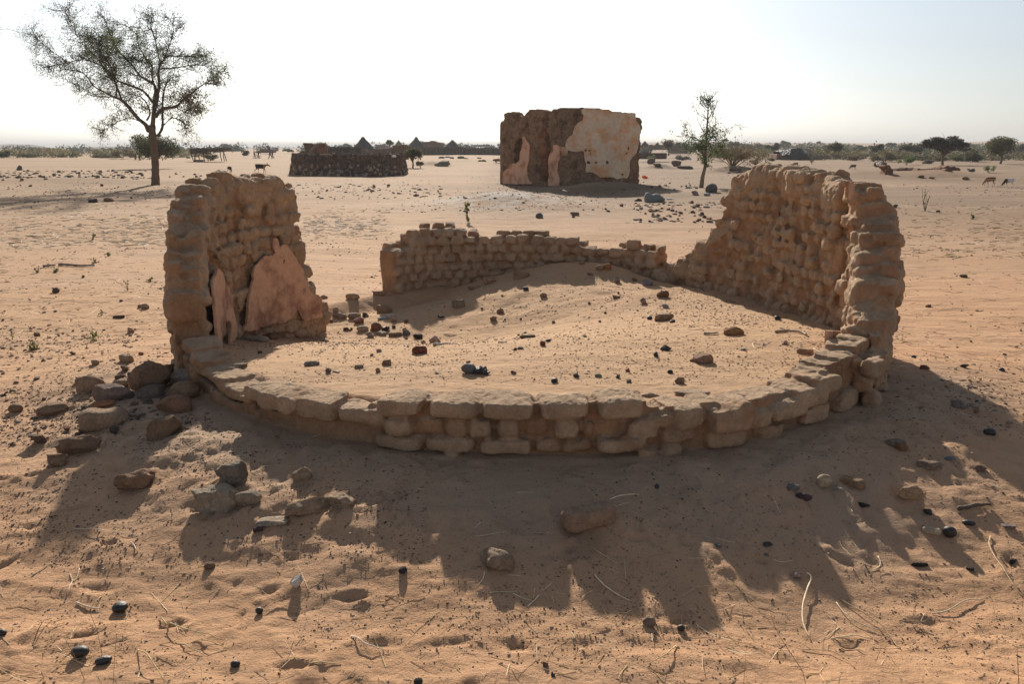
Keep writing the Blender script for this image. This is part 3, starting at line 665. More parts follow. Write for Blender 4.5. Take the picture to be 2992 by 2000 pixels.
S(2406, 1407, 46, .7, 'round', (.50, .40, .28), 'pale cream rounded stone in the shade at right', .85, .2)
S(2449, 1428, 38, .5, 'shard', (.38, .38, .33), 'thin pale greenish flake right of the cream stone', .25, -.6, 0)
S(2490, 1408, 66, .5, 'loaf', MUD2, 'brown block half buried right of the cream stone', .5, -.7, .1, B, 'brick', sink=.35)
S(2347, 1453, 47, .5, 'round', PUR, 'dark purple smooth stone below the cream stone', .5, -.3)
S(2318, 1425, 35, .7, 'clod', GRY, 'greyish lump left of the cream stone', .5)
S(2660, 1441, 86, .55, 'ang', (.44, .30, .185), 'tan faceted rock with a sunlit top at the right', .5, -.15, .15)
S(2712, 1494, 28, .6, 'ang', BLK, 'black charcoal lump just below the tan faceted rock', .8, name='charcoal', cat='charcoal')
S(2522, 1476, 40, .4, 'clod', (.04, .04, .04), 'black charred stick end at the shadow rim on the right', .5, -.5, name='charcoal', cat='charcoal')
S(2722, 1552, 50, .5, 'loaf', (.55, .45, .32), 'pale wrinkled dried fruit skin in the sun at right', .45, -.5, 0, 'dried_fruit', 'dried fruit')
S(2773, 1560, 38, .7, 'pod', BLK, 'shiny black seed pod beside the pale wrinkled skin', .9, -.6, 0, 'seed_pod', 'seed pod', sink=.05)
S(2830, 1530, 36, .5, 'pod', BLK, 'long black pod upper right of the shiny black seed pod', .45, -.4, 0, 'seed_pod', 'seed pod')
S(2948, 1540, 44, .5, 'flat', (.26, .20, .19), 'grey purple flat stone near the right edge', .3, -.4)
S(2244, 1592, 28, .7, 'flat', DGR, 'round dark grey flat pebble in the shade right of centre', .4)
S(2097, 1595, 23, .7, 'flat', GRY, 'light grey flat pebble left of the round dark grey one', .5)
S(2239, 1621, 14, .8, 'ang', GRY, 'tiny grey chip below the round dark grey pebble', .8)
S(2328, 1679, 34, .8, 'ang', PNK, 'pinkish stone at the head of the long pale stick', .65)
S(2684, 1650, 48, .3, 'clod', (.04, .037, .035), 'long black charred lump in the right foreground', .35, -.2, name='charcoal', cat='charcoal')
S(2836, 1664, 24, .7, 'clod', (.05, .045, .04), 'small black crumb right of the long charred lump', .6, name='charcoal', cat='charcoal')
S(2958, 1642, 34, .5, 'clod', (.055, .05, .045), 'black crumb near the right edge above the long straw', .4, name='charcoal', cat='charcoal')
S(2862, 1367, 42, .6, 'flat', BRN, 'brown flat stone in the shade near the right edge', .4)
S(2715, 1356, 68, .5, 'flat', (.24, .17, .13), 'grey brown slab half buried in the right shade', .35, -.3)
S(2891, 1263, 34, .7, 'pod', BLK, 'black lump at the corner of the right wall shadow', .7, name='charcoal', cat='charcoal')
S(2638, 1306, 38, .7, 'ang', (.28, .16, .09), 'orange brown angular stone in the right wall shadow', .95)
S(2612, 1293, 60, .6, 'flat', (.22, .17, .13), 'overhanging crust plate left of the orange brown stone', .3, -.4, 0, 'earth_clod', 'clod')
S(2800, 1184, 44, .7, 'clod', (.24, .20, .17), 'greyish crumbly stone on the upper rim of the right shadow', .55)
S(2842, 1186, 36, .5, 'flat', (.36, .31, .26), 'pale flat stone right of the greyish crumbly stone', .4)
S(2853, 1200, 26, .7, 'ang', (.30, .15, .09), 'reddish stone under the pale flat stone on the shadow rim', .6)
S(2776, 1341, 31, .5, 'flat', (.20, .22, .22), 'bluish grey flat stone in the right shade', .35)
S(2817, 807, 27, .6, 'flat', BRN, 'brown flat stone far out on the sand right of the tall wall', .4)
S(2714, 895, 22, .6, 'flat', (.22, .10, .06), 'reddish flat stone on the sand right of the tall wall', .4)
S(2817, 1071, 28, .5, 'clod', (.06, .05, .045), 'black crumb row on the sand at right', .4, name='charcoal', cat='charcoal')
S(2702, 1075, 28, .5, 'clod', (.24, .10, .06), 'red brown crumbly bits right of the tall wall foot', .5)
S(2929, 1081, 18, .7, 'clod', BLK, 'small black lump near the right edge on lit sand', .6, name='charcoal', cat='charcoal')
S(2670, 1043, 15, .7, 'ang', DGR, 'tiny dark stone right of the tall wall', .7)
S(2935, 1036, 14, .7, 'ang', DGR, 'tiny dark stone near the right edge', .6)
# inside the hut
S(1226, 1025, 44, .6, 'box', RED, 'dark red brick fragment on the hut floor', .6, .15, .1, 'brick_fragment', 'brick')
S(1620, 1113, 21, .9, 'pod', BLK, 'round black pebble on the floor behind the front wall', .8)
S(1587, 1005, 20, .9, 'ang', RED, 'small red stone beside a black pebble on the floor', .9)
S(1602, 996, 15, .8, 'pod', BLK, 'tiny black pebble touching the small red stone', .7)
S(1542, 985, 46, .35, 'loaf', (.20, .17, .11), 'long brown flat chunk in the middle of the floor', .3, .15)
S(1520, 1018, 23, .6, 'flat', (.22, .17, .11), 'brown flat chip below the long brown chunk', .45)
S(1506, 1021, 13, .8, 'ang', BRN, 'small brown cube touching the brown flat chip', .8)
S(1535, 972, 14, .8, 'ang', BLK, 'small black crumb above the long brown chunk', .6)
S(1364, 1146, 42, .6, 'flat', WHT, 'bright white flat shard behind the front wall', .1, .1, 0, 'shard', 'shard')
S(1684, 1098, 20, .8, 'ang', DGR, 'grey stone left of the greenish stone on the floor', .7)
S(1748, 1098, 22, .8, 'ang', GRN, 'pale greenish stone on the hut floor', .7)
S(1834, 1081, 15, .9, 'ang', (.28, .11, .06), 'reddish pointed stone on the hut floor', .95)
S(1837, 1113, 18, .9, 'ang', GRY, 'grey stone below the reddish pointed stone', .9)
S(1805, 1102, 16, .8, 'ang', (.10, .075, .06), 'dark stone between greenish and grey stones', .7)
S(1500, 1088, 18, .8, 'ang', (.25, .15, .11), 'brown stone with a pale top right of the charred log', .7)
S(1368, 1058, 17, .6, 'flat', (.30, .17, .11), 'reddish flat pebble just above the charred log', .5)
S(1339, 890, 38, .7, 'box', (.26, .20, .14), 'boxy stone alone in the shade of the back wall', .7, .1)
S(1463, 910, 24, .8, 'ang', MUD2, 'upper of two brown stones at the tip of the back wall shadow', .7)
S(1442, 932, 27, .8, 'ang', MUD2, 'lower of two brown stones at the tip of the back wall shadow', .6)
S(1288, 925, 23, .7, 'ang', DGR, 'dark grey stone at the lower rim of the back wall shadow', .5)
S(1523, 805, 46, .6, 'box', (.32, .20, .12), 'brown block near the middle of the back wall foot', .55, -.1)
S(1437, 796, 44, .8, 'ang', (.36, .21, .12), 'big orange brown stone leaning at the back wall foot', .75)
S(1428, 820, 42, .8, 'box', (.36, .23, .14), 'orange block in front of the big orange brown stone', .6)
S(1385, 815, 30, .8, 'box', (.34, .23, .15), 'narrow block left of the big orange brown stone', 1.0)
S(1386, 840, 38, .7, 'flat', (.33, .24, .17), 'flat buried block below the narrow block', .3)
S(1803, 820, 27, .8, 'ang', (.34, .26, .19), 'grey tan stone at the rim of the back wall shade', .8)
S(1776, 782, 29, .8, 'ang', (.38, .18, .085), 'orange stone high on the bank at the back wall', .8)
S(1752, 784, 24, .8, 'round', MUD, 'rounded stone left of the orange stone on the bank', .8)
S(1700, 768, 17, .8, 'round', MUD, 'small lump high on the bank by the back wall', .8)
S(1724, 800, 20, .7, 'ang', (.28, .15, .09), 'red brown stone below the rounded stone on the bank', .5)
S(1896, 827, 36, .7, 'ang', (.27, .26, .27), 'grey stone with a white side near the wall gap', .6)
S(1936, 860, 38, .8, 'ang', (.27, .14, .08), 'red brown stone below the grey white sided stone', .65)
S(1879, 881, 26, .8, 'ang', (.34, .25, .18), 'tan cone shaped stone on the floor at right', .9)
S(1944, 895, 26, .7, 'ang', (.36, .33, .29), 'pale grey stone below the red brown stone', .55)
S(1938, 928, 56, .6, 'box', (.31, .21, .14), 'brown block ringed by black char on the floor', .45)
S(1898, 930, 16, .8, 'pod', BLK, 'left black pebble beside the charred brown block', .8)
S(1965, 940, 18, .6, 'pod', BLK, 'right black pebble beside the charred brown block', .5)
S(1855, 818, 21, .7, 'ang', (.25, .12, .07), 'red brown stone between tan and grey stones on the bank', .6)
S(1798, 867, 28, .5, 'flat', MUD2, 'long flat brown stone on the gravelly floor', .4)
S(1588, 863, 22, .8, 'round', (.34, .22, .14), 'orange pebble on the gravelly floor', .7)
S(1536, 844, 18, .8, 'clod', BLK, 'black crumb in the shade of the back wall', .8)
S(1945, 1018, 34, .8, 'ang', DGR, 'dark slate stone on the floor at right', .6)
S(1915, 1037, 17, .9, 'clod', BLK, 'black crumb below the dark slate stone', 1.0)
S(2055, 1050, 56, .7, 'box', (.33, .20, .135), 'reddish block casting a shadow on the floor at right', .62, .1)
S(2022, 1054, 16, .8, 'ang', (.34, .22, .17), 'small pinkish stone touching the reddish block', .8)
S(1988, 1112, 37, .7, 'ang', (.30, .19, .12), 'brown pyramid shaped stone behind the front wall', .65)
S(1958, 1087, 18, .8, 'pod', (.06, .06, .07), 'black pebble with a shiny top near the pyramid stone', .7)
S(2144, 970, 54, .5, 'box', (.36, .19, .095), 'orange brown brick lying on the floor near the right wall', .48, 0, .05, B, 'brick')
S(2272, 930, 26, .6, 'clod', BLK, 'black lump on the shadow rim of the right wall', .6, name='charcoal', cat='charcoal')
S(2352, 1028, 48, .4, 'loaf', (.32, .22, .14), 'brown flat chunk near the foot of the right wall', .4, -.35)
S(2292, 1001, 30, .7, 'ang', PNK, 'pinkish grey stone near the right wall', .45)
S(2171, 1021, 22, .5, 'flat', PAL, 'whitish chip below the orange brown brick', .4)
S(2231, 1006, 11, .9, 'ang', WHT, 'tiny white stone in the straw litter near the right wall', .9)
S(2287, 965, 14, .6, 'ang', WHT, 'white bone piece above the grey stick', .9, name='bone', cat='bone')
S(2268, 1150, 64, .5, 'clod', (.36, .25, .16), 'low lump just behind the right part of the front wall', .4, .2, 0, 'earth_clod', 'clod', sink=.3)
S(2336, 1128, 68, .7, 'clod', (.35, .24, .155), 'tall lump just behind the front wall at its right bend', .8, .4, .1, 'earth_clod', 'clod')
S(2298, 1130, 34, .6, 'clod', (.38, .26, .17), 'small lump left of the tall lump behind the wall', .4, .2, 0, 'earth_clod', 'clod')
S(2020, 1148, 90, .6, 'clod', (.36, .26, .18), 'broad low crust mound behind the front wall', .24, 0, 0, 'earth_clod', 'clod', sink=.4)
S(1896, 1154, 62, .5, 'clod', (.34, .23, .15), 'narrow crust mound behind the gap in the top course', .22, 0, 0, 'earth_clod', 'clod', sink=.35)
S(943, 908, 25, .8, 'ang', (.40, .28, .20), 'pale pointed stone touching the end of the left wall', .9)
S(950, 923, 28, .8, 'ang', (.17, .12, .11), 'dark stone in front of the pale pointed one at wall end', .75)
S(981, 908, 25, .8, 'ang', (.40, .27, .2), 'upright pointed stone in the doorway row', .95)
S(992, 922, 38, .7, 'box', (.33, .23, .17), 'square brown stone in front of the upright pointed one', .6)
S(1036, 924, 40, .7, 'round', (.31, .24, .18), 'grey brown rounded stone in the doorway row', .5)
S(1050, 936, 32, .8, 'ang', (.30, .14, .09), 'reddish stone in front of the grey brown rounded one', .75)
S(1066, 922, 18, .8, 'clod', (.08, .07, .06), 'black crumb at the right end of the doorway row', .9)
S(1123, 906, 44, .7, 'box', (.34, .21, .13), 'largest brown block by the left end of the back wall', .6, 0)
S(1146, 925, 29, .6, 'box', (.55, .47, .42), 'white topped stone under the largest brown block', .5, .1)
S(1151, 936, 18, .8, 'round', (.42, .24, .17), 'pink round stone below the white topped stone', .8)
S(1120, 930, 34, .5, 'flat', (.42, .42, .42), 'thin pale grey shard under the largest brown block', .25, .5)
S(1099, 957, 31, .9, 'round', (.27, .13, .085), 'round dark reddish stone in the doorway rubble', .95)
S(1060, 961, 35, .7, 'round', (.46, .36, .27), 'whitish tan stone left of the round reddish stone', .55)
S(1083, 979, 32, .7, 'ang', (.40, .34, .29), 'grey white stone below the round reddish stone', .6)
S(1115, 975, 30, .7, 'ang', (.5, .45, .40), 'speckled white stone right of the grey white stone', .45)
S(1127, 962, 24, .7, 'clod', BLK, 'black char lump right of the round reddish stone', .7, name='charcoal', cat='charcoal')
S(1155, 978, 40, .35, 'loaf', (.30, .22, .15), 'long brown sliver right of the speckled white stone', .35, .3)
S(1187, 973, 27, .7, 'ang', (.22, .20, .18), 'grey stone at the end of the long brown sliver', .75)
S(1221, 984, 28, .7, 'clod', (.05, .045, .035), 'black and brown charred lump on the floor at left', .65, name='charcoal', cat='charcoal')
S(1237, 1000, 19, .8, 'ang', (.46, .31, .22), 'orange tan chip left of the pale pink stone', .75)
S(1270, 993, 40, .7, 'ang', PNK, 'pale pink stone with a white chip before it', .7)
S(1275, 1004, 16, .8, 'ang', WHT, 'white chip in front of the pale pink stone', .7)
S(1129, 1061, 28, .7, 'box', (.30, .17, .11), 'brown cube shaped stone on the floor at left', .65, .1)
S(1048, 1072, 28, .6, 'box', (.34, .25, .19), 'flat topped oblong stone left of the brown cube', .42, 0)
S(1105, 1083, 20, .9, 'ang', (.36, .22, .12), 'orange grey pebble below the brown cube', .9)
S(1107, 1026, 20, .8, 'ang', (.44, .29, .2), 'pinkish pebble above the brown cube', .65)
S(1087, 1038, 13, .8, 'ang', (.36, .24, .16), 'tiny tan pebble left of the pinkish pebble', .8)
S(1030, 868, 42, .6, 'round', (.38, .24, .14), 'split brown stone outside the doorway', .5)
S(1110, 858, 40, .5, 'box', (.40, .25, .16), 'orange brick stub at the outer foot of the back wall', .4, .1)
S(946, 869, 25, .6, 'ang', (.32, .24, .18), 'grey brown stone just outside the doorway', .5)
S(910, 1064, 46, .7, 'flat', (.28, .22, .165), 'flat grey slab in the shade of the left wall', .3)
S(961, 1084, 21, .8, 'ang', (.22, .17, .12), 'dark wedge stone beside a flat shard near the left wall', .85)
S(981, 1087, 28, .5, 'flat', (.38, .33, .25), 'flat pale shard touching the dark wedge stone', .2, -.5)
S(796, 985, 40, .7, 'box', (.26, .16, .09), 'brown block in the shade below the plaster patch', .6)
S(740, 990, 90, .4, 'loaf', (.33, .26, .19), 'low ridge of fallen mud at the plaster patch foot', .25, -.35, 0, 'earth_clod', 'clod', sink=.35)
S(872, 970, 20, .6, 'ang', (.26, .12, .07), 'reddish chip in the shade of the left wall', .5)
S(703, 1070, 44, .7, 'flat', (.27, .2, .14), 'flat shaded slab close to the low wall at left', .35)
S(758, 1030, 16, .8, 'ang', (.14, .1, .08), 'dark pebble in the shade of the left wall', .7)
S(1277, 1090, 13, .8, 'flat', WHT, 'tiny white chip on the floor left of the charred log', .5)
S(1006, 928, 20, .7, 'ang', (.4, .26, .18), 'small tan stone between blocks of the doorway row', .6)
# far out
S(163, 850, 26, .8, 'ang', (.14, .095, .07), 'dark pointed stone on open sand at left', .8)
S(424, 897, 26, .8, 'round', (.36, .24, .17), 'round pinkish stone on open sand left of the wall', .75)
S(409, 896, 14, .8, 'round', (.28, .19, .14), 'small stone touching the round pinkish one', .8)
S(350, 926, 40, .4, 'flat', (.10, .075, .06), 'dark long flat stone on open sand at left', .25, 0)
S(354, 879, 13, .8, 'ang', DGR, 'small dark pebble above the long flat stone', .7)
S(318, 585, 30, .7, 'round', (.26, .15, .10), 'reddish boulder in the shade of the big acacia', .5)
S(272, 588, 32, .6, 'flat', (.07, .06, .055), 'black flat stone left of the reddish boulder', .4)
S(244, 809, 12, .9, 'ang', (.2, .12, .08), 'small brown stone near the dead branch', .8)
S(90, 543, 13, .8, 'ang', (.2, .13, .1), 'brown stone far out at the left', .6)
S(299, 542, 11, .9, 'ang', (.10, .08, .07), 'dark stone left of the acacia trunk', .8)
S(299, 622, 0, 1, 'round', BRN, '') if False else None
S(2078, 553, 36, .8, 'round', (.15, .135, .13), 'dark rounded boulder half hidden behind the tall right wall', .95, .5, .3)
S(1576, 631, 22, .9, 'round', (.16, .14, .14), 'dark round stone on the sand behind the back wall', .85)
S(1679, 625, 27, .6, 'flat', (.25, .17, .12), 'flat brown stone right of the dark round stone', .45)
S(1675, 634, 12, .8, 'ang', (.24, .12, .08), 'small red stone under the flat brown stone', .7)
S(2066, 569, 22, .7, 'flat', (.40, .42, .42), 'pale grey slab at the back of the tall right wall', .5)
S(2030, 565, 24, .7, 'ang', (.28, .2, .17), 'pinkish stone pair behind the tall right wall', .6)
S(2036, 549, 12, .8, 'ang', (.22, .15, .12), 'small stone left of the young tree trunk', .8)
S(2010, 549, 24, .4, 'flat', (.2, .2, .2), 'grey flat stone left of the young tree trunk', .25)
S(2617, 603, 16, .8, 'ang', (.14, .09, .08), 'dark reddish stone beside the top of the right wall', .8)
S(2742, 618, 16, .6, 'ang', (.14, .1, .085), 'dark stone near the leafless sapling on the right', .5)
S(385, 578, 10, .8, 'ang', BLK, 'small black stone below the acacia', .8)

def scatter_things(n, boxuv, wr, cols, label, group, seed, styles=('ang', 'round'), hr=(.45, .8), name='stone', cat='stone', ok=None, n_ico=2):
    rng = random.Random(seed); protos = []
    for i in range(10):
        sd = seed * 31 + i; V, Fa = stone_geo(sd, (.5, .5 * rng.uniform(.6, .95), .5 * rng.uniform(*hr)), rng.choice(styles), n_ico)
        me = npmesh(name, V, [Fa], False, np.array(rng.choice(cols)) * np.ones((len(V), 3))); bm_sharp(me); me.materials.append(M_stone); protos.append((me, -V[:, 2].min()))
    k = 0
    while k < n:
        u = rng.uniform(boxuv[0], boxuv[2]); v = rng.uniform(boxuv[1], boxuv[3])
        if ok and not ok(u, v): continue
        p, t = gp(u, v); w = rng.uniform(wr[0], wr[1]) ** 1 * t / F; me, zz = rng.choice(protos)
        o = bpy.data.objects.new(name, me); o.scale = (w, w, w); o.rotation_euler = (0, 0, rng.uniform(0, 6.3)); o.location = (p[0], p[1], p[2] + zz * w * .6)
        link(o); tag(o, label, cat, group); k += 1
DK = [(.15, .11, .09), (.22, .14, .10), (.26, .17, .12), (.11, .10, .10), (.32, .25, .2)]
BF = [(.24, .155, .10), (.30, .20, .13), (.17, .13, .105), (.28, .15, .09), (.20, .17, .15)]
scatter_things(34, (190, 1075, 560, 1290), (14, 32), BF, 'one of the small broken brick fragments between the fallen blocks', 'small brick fragments in the rubble pile', 81, ('ang', 'box', 'flat'), (.35, .7), 'brick_fragment', 'fragment', ok=lambda u, v: abs(v - (1250 - (u - 190) * .42)) < 75)
scatter_things(17, (910, 890, 1200, 1000), (8, 17), [(.34, .23, .16), (.22, .15, .11), (.10, .085, .075), (.45, .36, .28), (.26, .13, .085)], 'one of the small stones of the rubble strip in the doorway', 'small stones in the doorway rubble', 82, ok=lambda u, v: abs(v - (915 + (u - 910) * .2)) < 32)
scatter_things(16, (1380, 830, 1980, 1000), (6, 12), [(.30, .19, .12), (.20, .14, .1), (.12, .09, .08), (.38, .29, .2)], 'one of the small stones on the back part of the hut floor', 'small stones on the back floor', 83)
scatter_things(32, (1850, 590, 2130, 650), (8, 17), [(.17, .10, .07), (.10, .09, .085), (.24, .15, .1), (.20, .19, .18), (.26, .13, .08)], 'one of the fist sized stones strewn behind the tall right wall', 'stones strewn behind the tall right wall', 71, ok=lambda u, v: u < 2100 - (v - 590) * .3)
scatter_things(22, (150, 500, 420, 522), (7, 15), DK, 'one of the dark stones in the band left of the acacia', 'dark stones in a band left of the acacia', 72)
scatter_things(9, (0, 516, 150, 532), (7, 15), DK, 'one of the dark stones in the heap at the far left', 'dark stones at the far left', 73)
scatter_things(7, (470, 505, 620, 530), (6, 12), DK, 'one of the dark stones between acacia and left wall top', 'dark stones right of the acacia', 74, ok=lambda u, v: v < 520)
scatter_things(12, (1900, 535, 2040, 560), (5, 12), DK, 'one of the small stones right of the plastered ruin', 'small stones right of the plastered ruin', 75)
scatter_things(9, (880, 540, 1260, 580), (6, 12), DK, 'one of the small stones on the sand before the drystone ring', 'small stones before the drystone ring', 76)
scatter_things(11, (1330, 545, 1860, 620), (6, 13), DK, 'one of the small stones on the sand before the plastered ruin', 'small stones before the plastered ruin', 77)
scatter_things(8, (2130, 495, 2200, 508), (7, 14), DK, 'one of the stones in the row under the dry bush', 'stones under the dry bush', 78)
# ------------------------------------------------------------------ grit, pebbles and straw that nobody could count
def grit(name, n, region, size, cols, seed, dens=None, ic=1, flat=.6):
    rs = np.random.RandomState(seed); P = []
    while len(P) < n:
        u = rs.uniform(region[0], region[2], 4 * n); v = rs.uniform(region[1], region[3], 4 * n)
        d = np.stack([(u - 1496) / F, math.cos(PITCH) + (1000 - v) / F * math.sin(PITCH), -math.sin(PITCH) + (1000 - v) / F * math.cos(PITCH)], 1)
        t = (-.1 - CZ) / d[:, 2]; x, y = d[:, 0] * t, d[:, 1] * t
        m = np.ones(len(x), bool) if dens is None else rs.rand(len(x)) < dens(x, y)
        P += list(zip(x[m], y[m]))
    P = np.array(P[:n]); z = H(P[:, 0], P[:, 1]); V0, F0 = ICO[ic]; k = len(V0)
    dist = np.hypot(P[:, 0], P[:, 1]); s = size[0] + (size[1] - size[0]) * rs.rand(n) ** 3
    s = s * np.clip(dist / 5, .8, 1.5)
    sc = np.stack([s * rs.uniform(.7, 1.3, n), s * rs.uniform(.6, 1, n), s * rs.uniform(.25, flat, n)], 1)
    a = rs.uniform(0, 6.3, n); J = 1 + .25 * rs.randn(n, k, 1)
    V = V0[None] * J * sc[:, None, :]; c, q = np.cos(a)[:, None], np.sin(a)[:, None]
    V = np.stack([V[..., 0] * c - V[..., 1] * q, V[..., 0] * q + V[..., 1] * c, V[..., 2]], -1) + np.stack([P[:, 0], P[:, 1], z + sc[:, 2] * .35], 1)[:, None, :]
    cc = np.array(cols)[rs.randint(0, len(cols), n)] * rs.uniform(.7, 1.25, (n, 1)); C = np.repeat(cc, k, 0)
    Fa = (F0[None] + (np.arange(n) * k)[:, None, None]).reshape(-1, 3)
    o = mobj(name, npmesh(name, V.reshape(-1, 3), [Fa], False, C), M_grit); tag(o, kind='stuff'); return o
def ring(x, y): return np.hypot(x - CX, y - CY)
GC = [(.08, .065, .055), (.13, .095, .075), (.18, .12, .085), (.24, .165, .115), (.07, .06, .06), (.32, .23, .16)]
def d_front(x, y):
    r = ring(x, y); n = fbm(x * 1.6, y * 1.6, 0, 3, 7); return np.clip(.12 + 1.0 * n + .3 * sstep(4.4, 3.3, r), .015, 1) * (r > 3.05)
grit('grit', 4500, (-100, 1050, 3100, 2060), (.0026, .0085), GC, 1, d_front)
def d_in(x, y):
    r = ring(x, y); return np.clip(.05 + 1.6 * fbm(x * 1.5, y * 1.5, 0, 3, 9) + 1.1 * gauss(x, y, 1.2, 8.3, 1.2, .8) + .9 * gauss(x, y, -1.3, 7.3, .9, .9), .05, 1) * (r < 2.7)
grit('grit', 2600, (600, 760, 2500, 1250), (.0025, .0085), GC, 2, d_in)
def d_side(x, y): return np.clip(.0 + 1.8 * fbm(x * .7, y * .7, 0, 3, 15) + 1.0 * gauss(x, y, 3.9, 5.2, .9, .9) + .7 * gauss(x, y, -3, 5, .9, .9), .03, 1) * (ring(x, y) > 3.1)
grit('grit', 4200, (-650, 560, 3650, 1300), (.005, .017), GC, 3, d_side)
grit('gravel', 6400, (-650, 480, 3650, 620), (.008, .032), [(.12, .09, .07), (.18, .13, .1), (.08, .07, .065), (.25, .2, .17)], 4, lambda x, y: np.clip(.2 + fbm(x * .12, y * .3, 0, 3, 16) + .6 * gauss(x, y, -18, 38, 9, 7), .02, 1))
grit('rubble', 80, (1850, 590, 2110, 650), (.03, .07), [(.17, .10, .07), (.24, .15, .1), (.20, .19, .18)], 31)
grit('rubble', 260, (-20, 498, 460, 532), (.05, .12), [(.15, .11, .09), (.22, .14, .10), (.11, .10, .10)], 32)
grit('rubble', 120, (860, 535, 1300, 580), (.03, .08), [(.15, .11, .09), (.22, .14, .10), (.11, .10, .10)], 33)
grit('gravel', 1800, (1330, 570, 1760, 640), (.005, .013), [(.28, .26, .24), (.4, .38, .35), (.2, .19, .18)], 5, lambda x, y: np.clip(1.5 * gauss(x, y, -.3, 26.4, 1.8, 2.6), 0, 1))
grit('gravel', 700, (1450, 530, 1960, 575), (.012, .035), [(.17, .1, .07), (.12, .09, .08), (.25, .17, .12)], 6)
CR = [(.38, .24, .145), (.32, .20, .12), (.26, .17, .10), (.42, .28, .18), (.22, .15, .10)]
grit('crumbs', 7000, (-100, 1050, 3100, 2060), (.0022, .009), CR, 21, d_front)
grit('crumbs', 8500, (600, 760, 2500, 1250), (.0025, .009), CR, 22, lambda x, y: np.clip(.4 + .8 * fbm(x * 2, y * 2, 0, 3, 19), .05, 1) * (ring(x, y) < 2.75))
grit('crumbs', 7500, (-650, 620, 3650, 1300), (.004, .014), CR, 23, lambda x, y: (ring(x, y) > 3.1) * np.clip(.1 + 1.8 * fbm(x * .9, y * .9, 0, 3, 24), .03, 1))
grit('grit', 4200, (0, 1120, 1250, 1600), (.0028, .009), GC, 41, lambda x, y: np.clip(.25 + .8 * fbm(x * 2.4, y * 2.4, 0, 3, 44), .05, 1) * (ring(x, y) > 3.1))
grit('grit', 2600, (850, 1330, 2500, 1800), (.0025, .008), GC, 42, lambda x, y: np.clip(.25 + .8 * fbm(x * 2.0, y * 2.0, 0, 3, 45), .05, 1) * (ring(x, y) > 3.1))
def straws(name, n, region, L, r, seed, dens=None, cols=((.72, .58, .36), (.6, .44, .25), (.36, .25, .15), (.78, .68, .48)), lift=.4):
    rs = np.random.RandomState(seed); mb = MB(); k = 0
    while k < n:
        u = rs.uniform(region[0], region[2]); v = rs.uniform(region[1], region[3]); d = ray(u, v); t = (-.15 - CZ) / d[2]; x, y = d[0] * t, d[1] * t
        if dens is not None and rs.rand() > dens(x, y): continue
        dd = math.hypot(x, y); l = rs.uniform(*L) * (.5 + rs.rand()); a = rs.uniform(0, 6.3); b = a + rs.uniform(-.3, .3); m = 4
        pts = [[x, y]]
        for i in range(m - 1): w = a + (b - a) * i / m; pts.append([pts[-1][0] + math.cos(w) * l / (m - 1), pts[-1][1] + math.sin(w) * l / (m - 1)])
        pts = np.array(pts); z = H(pts[:, 0], pts[:, 1]) + r * 1.2 + np.linspace(0, 1, m) ** 2 * (rs.rand() ** 3) * l * (lift if dd < 5 else .12)
        rr = r * rs.uniform(.6, 1.3) * max(1, dd / 9)
        tube(mb, np.column_stack([pts, z]), np.linspace(rr, rr * .5, m), 3, cols[rs.randint(len(cols))], cap=False); k += 1
    o = mobj(name, mb.mesh(name, False), M_straw); tag(o, kind='stuff'); return o
straws('straw_litter', 620, (-100, 1300, 3100, 2040), (.03, .15), .0015, 11, lambda x, y: .25 + .75 * (y < 3.3))
straws('straw_litter', 130, (600, 850, 2430, 1150), (.03, .1), .0016, 12, lambda x, y: float(ring(x, y) < 2.6) * (.15 + .85 * gauss(x, y, 1.9, 6.6, .6, .5)))
straws('straw_litter', 1000, (-250, 600, 520, 730), (.08, .25), .003, 13, lambda x, y: float(.12 + gauss(x, y, -5.5, 19, 4.5, 3.2)), cols=((.62, .55, .42), (.5, .4, .27), (.7, .65, .55), (.35, .25, .16)))
straws('straw_litter', 420, (880, 600, 1130, 700), (.08, .22), .003, 14, lambda x, y: float(.1 + gauss(x, y, -4.0, 19.5, 2.0, 2.5)), cols=((.62, .55, .42), (.5, .4, .27), (.7, .65, .55)))
straws('straw_litter', 950, (2560, 600, 3450, 760), (.07, .2), .003, 15, lambda x, y: .6, cols=((.5, .42, .28), (.36, .3, .16), (.28, .22, .13)))
straws('straw_litter', 750, (-350, 740, 520, 1000), (.05, .2), .002, 16)
straws('straw_litter', 450, (2560, 760, 3350, 1150), (.05, .2), .002, 17)

# ------------------------------------------------------------------ single sticks, stalks and stems, traced on the ground
def stick(pts, r, col, label, name='stick', cat='stick', lift=0.0, up=None, taper=.6):
    P = []
    for i, (u, v) in enumerate(pts):
        p, t = gp(u, v); P.append(p)
    if up:   # a standing stem: first point on the ground, the others above the same spot line
        Y0 = P[0][1]; P = [P[0]] + [zat(u, v, Y0 + .0) for (u, v) in pts[1:]]
    P = np.array(P); Q = spline(P, 4)
    if not up:
        Q[:, 2] = H(Q[:, 0], Q[:, 1]) + r * 1.1 + lift * np.sin(np.linspace(0, math.pi, len(Q)))
    mb = MB(); r *= .75 if r < .009 else 1; tube(mb, Q, np.linspace(r, r * taper, len(Q)) * (1 + .15 * np.sin(np.arange(len(Q)) * 2.3)), 6, col)
    o = mobj(name, mb.mesh(name), M_straw); return tag(o, label, cat)
PST = (.82, .70, .50); GST = (.58, .50, .36); DST = (.24, .16, .10)
def A(pts): return [(1992 + a / 2.346, 1350 + b / 2.346) for a, b in pts]
def Bq(pts): return [(1000 + a / 2.346, 1400 + b / 2.346) for a, b in pts]
def Cq(pts): return [(a / 2.346, 1450 + b / 2.346) for a, b in pts]
stick(A([(860, 775), (885, 815), (850, 920), (826, 1020), (832, 1130), (880, 1225)]), .0055, PST, 'long pale wavy stick standing out in the right foreground', lift=.012)
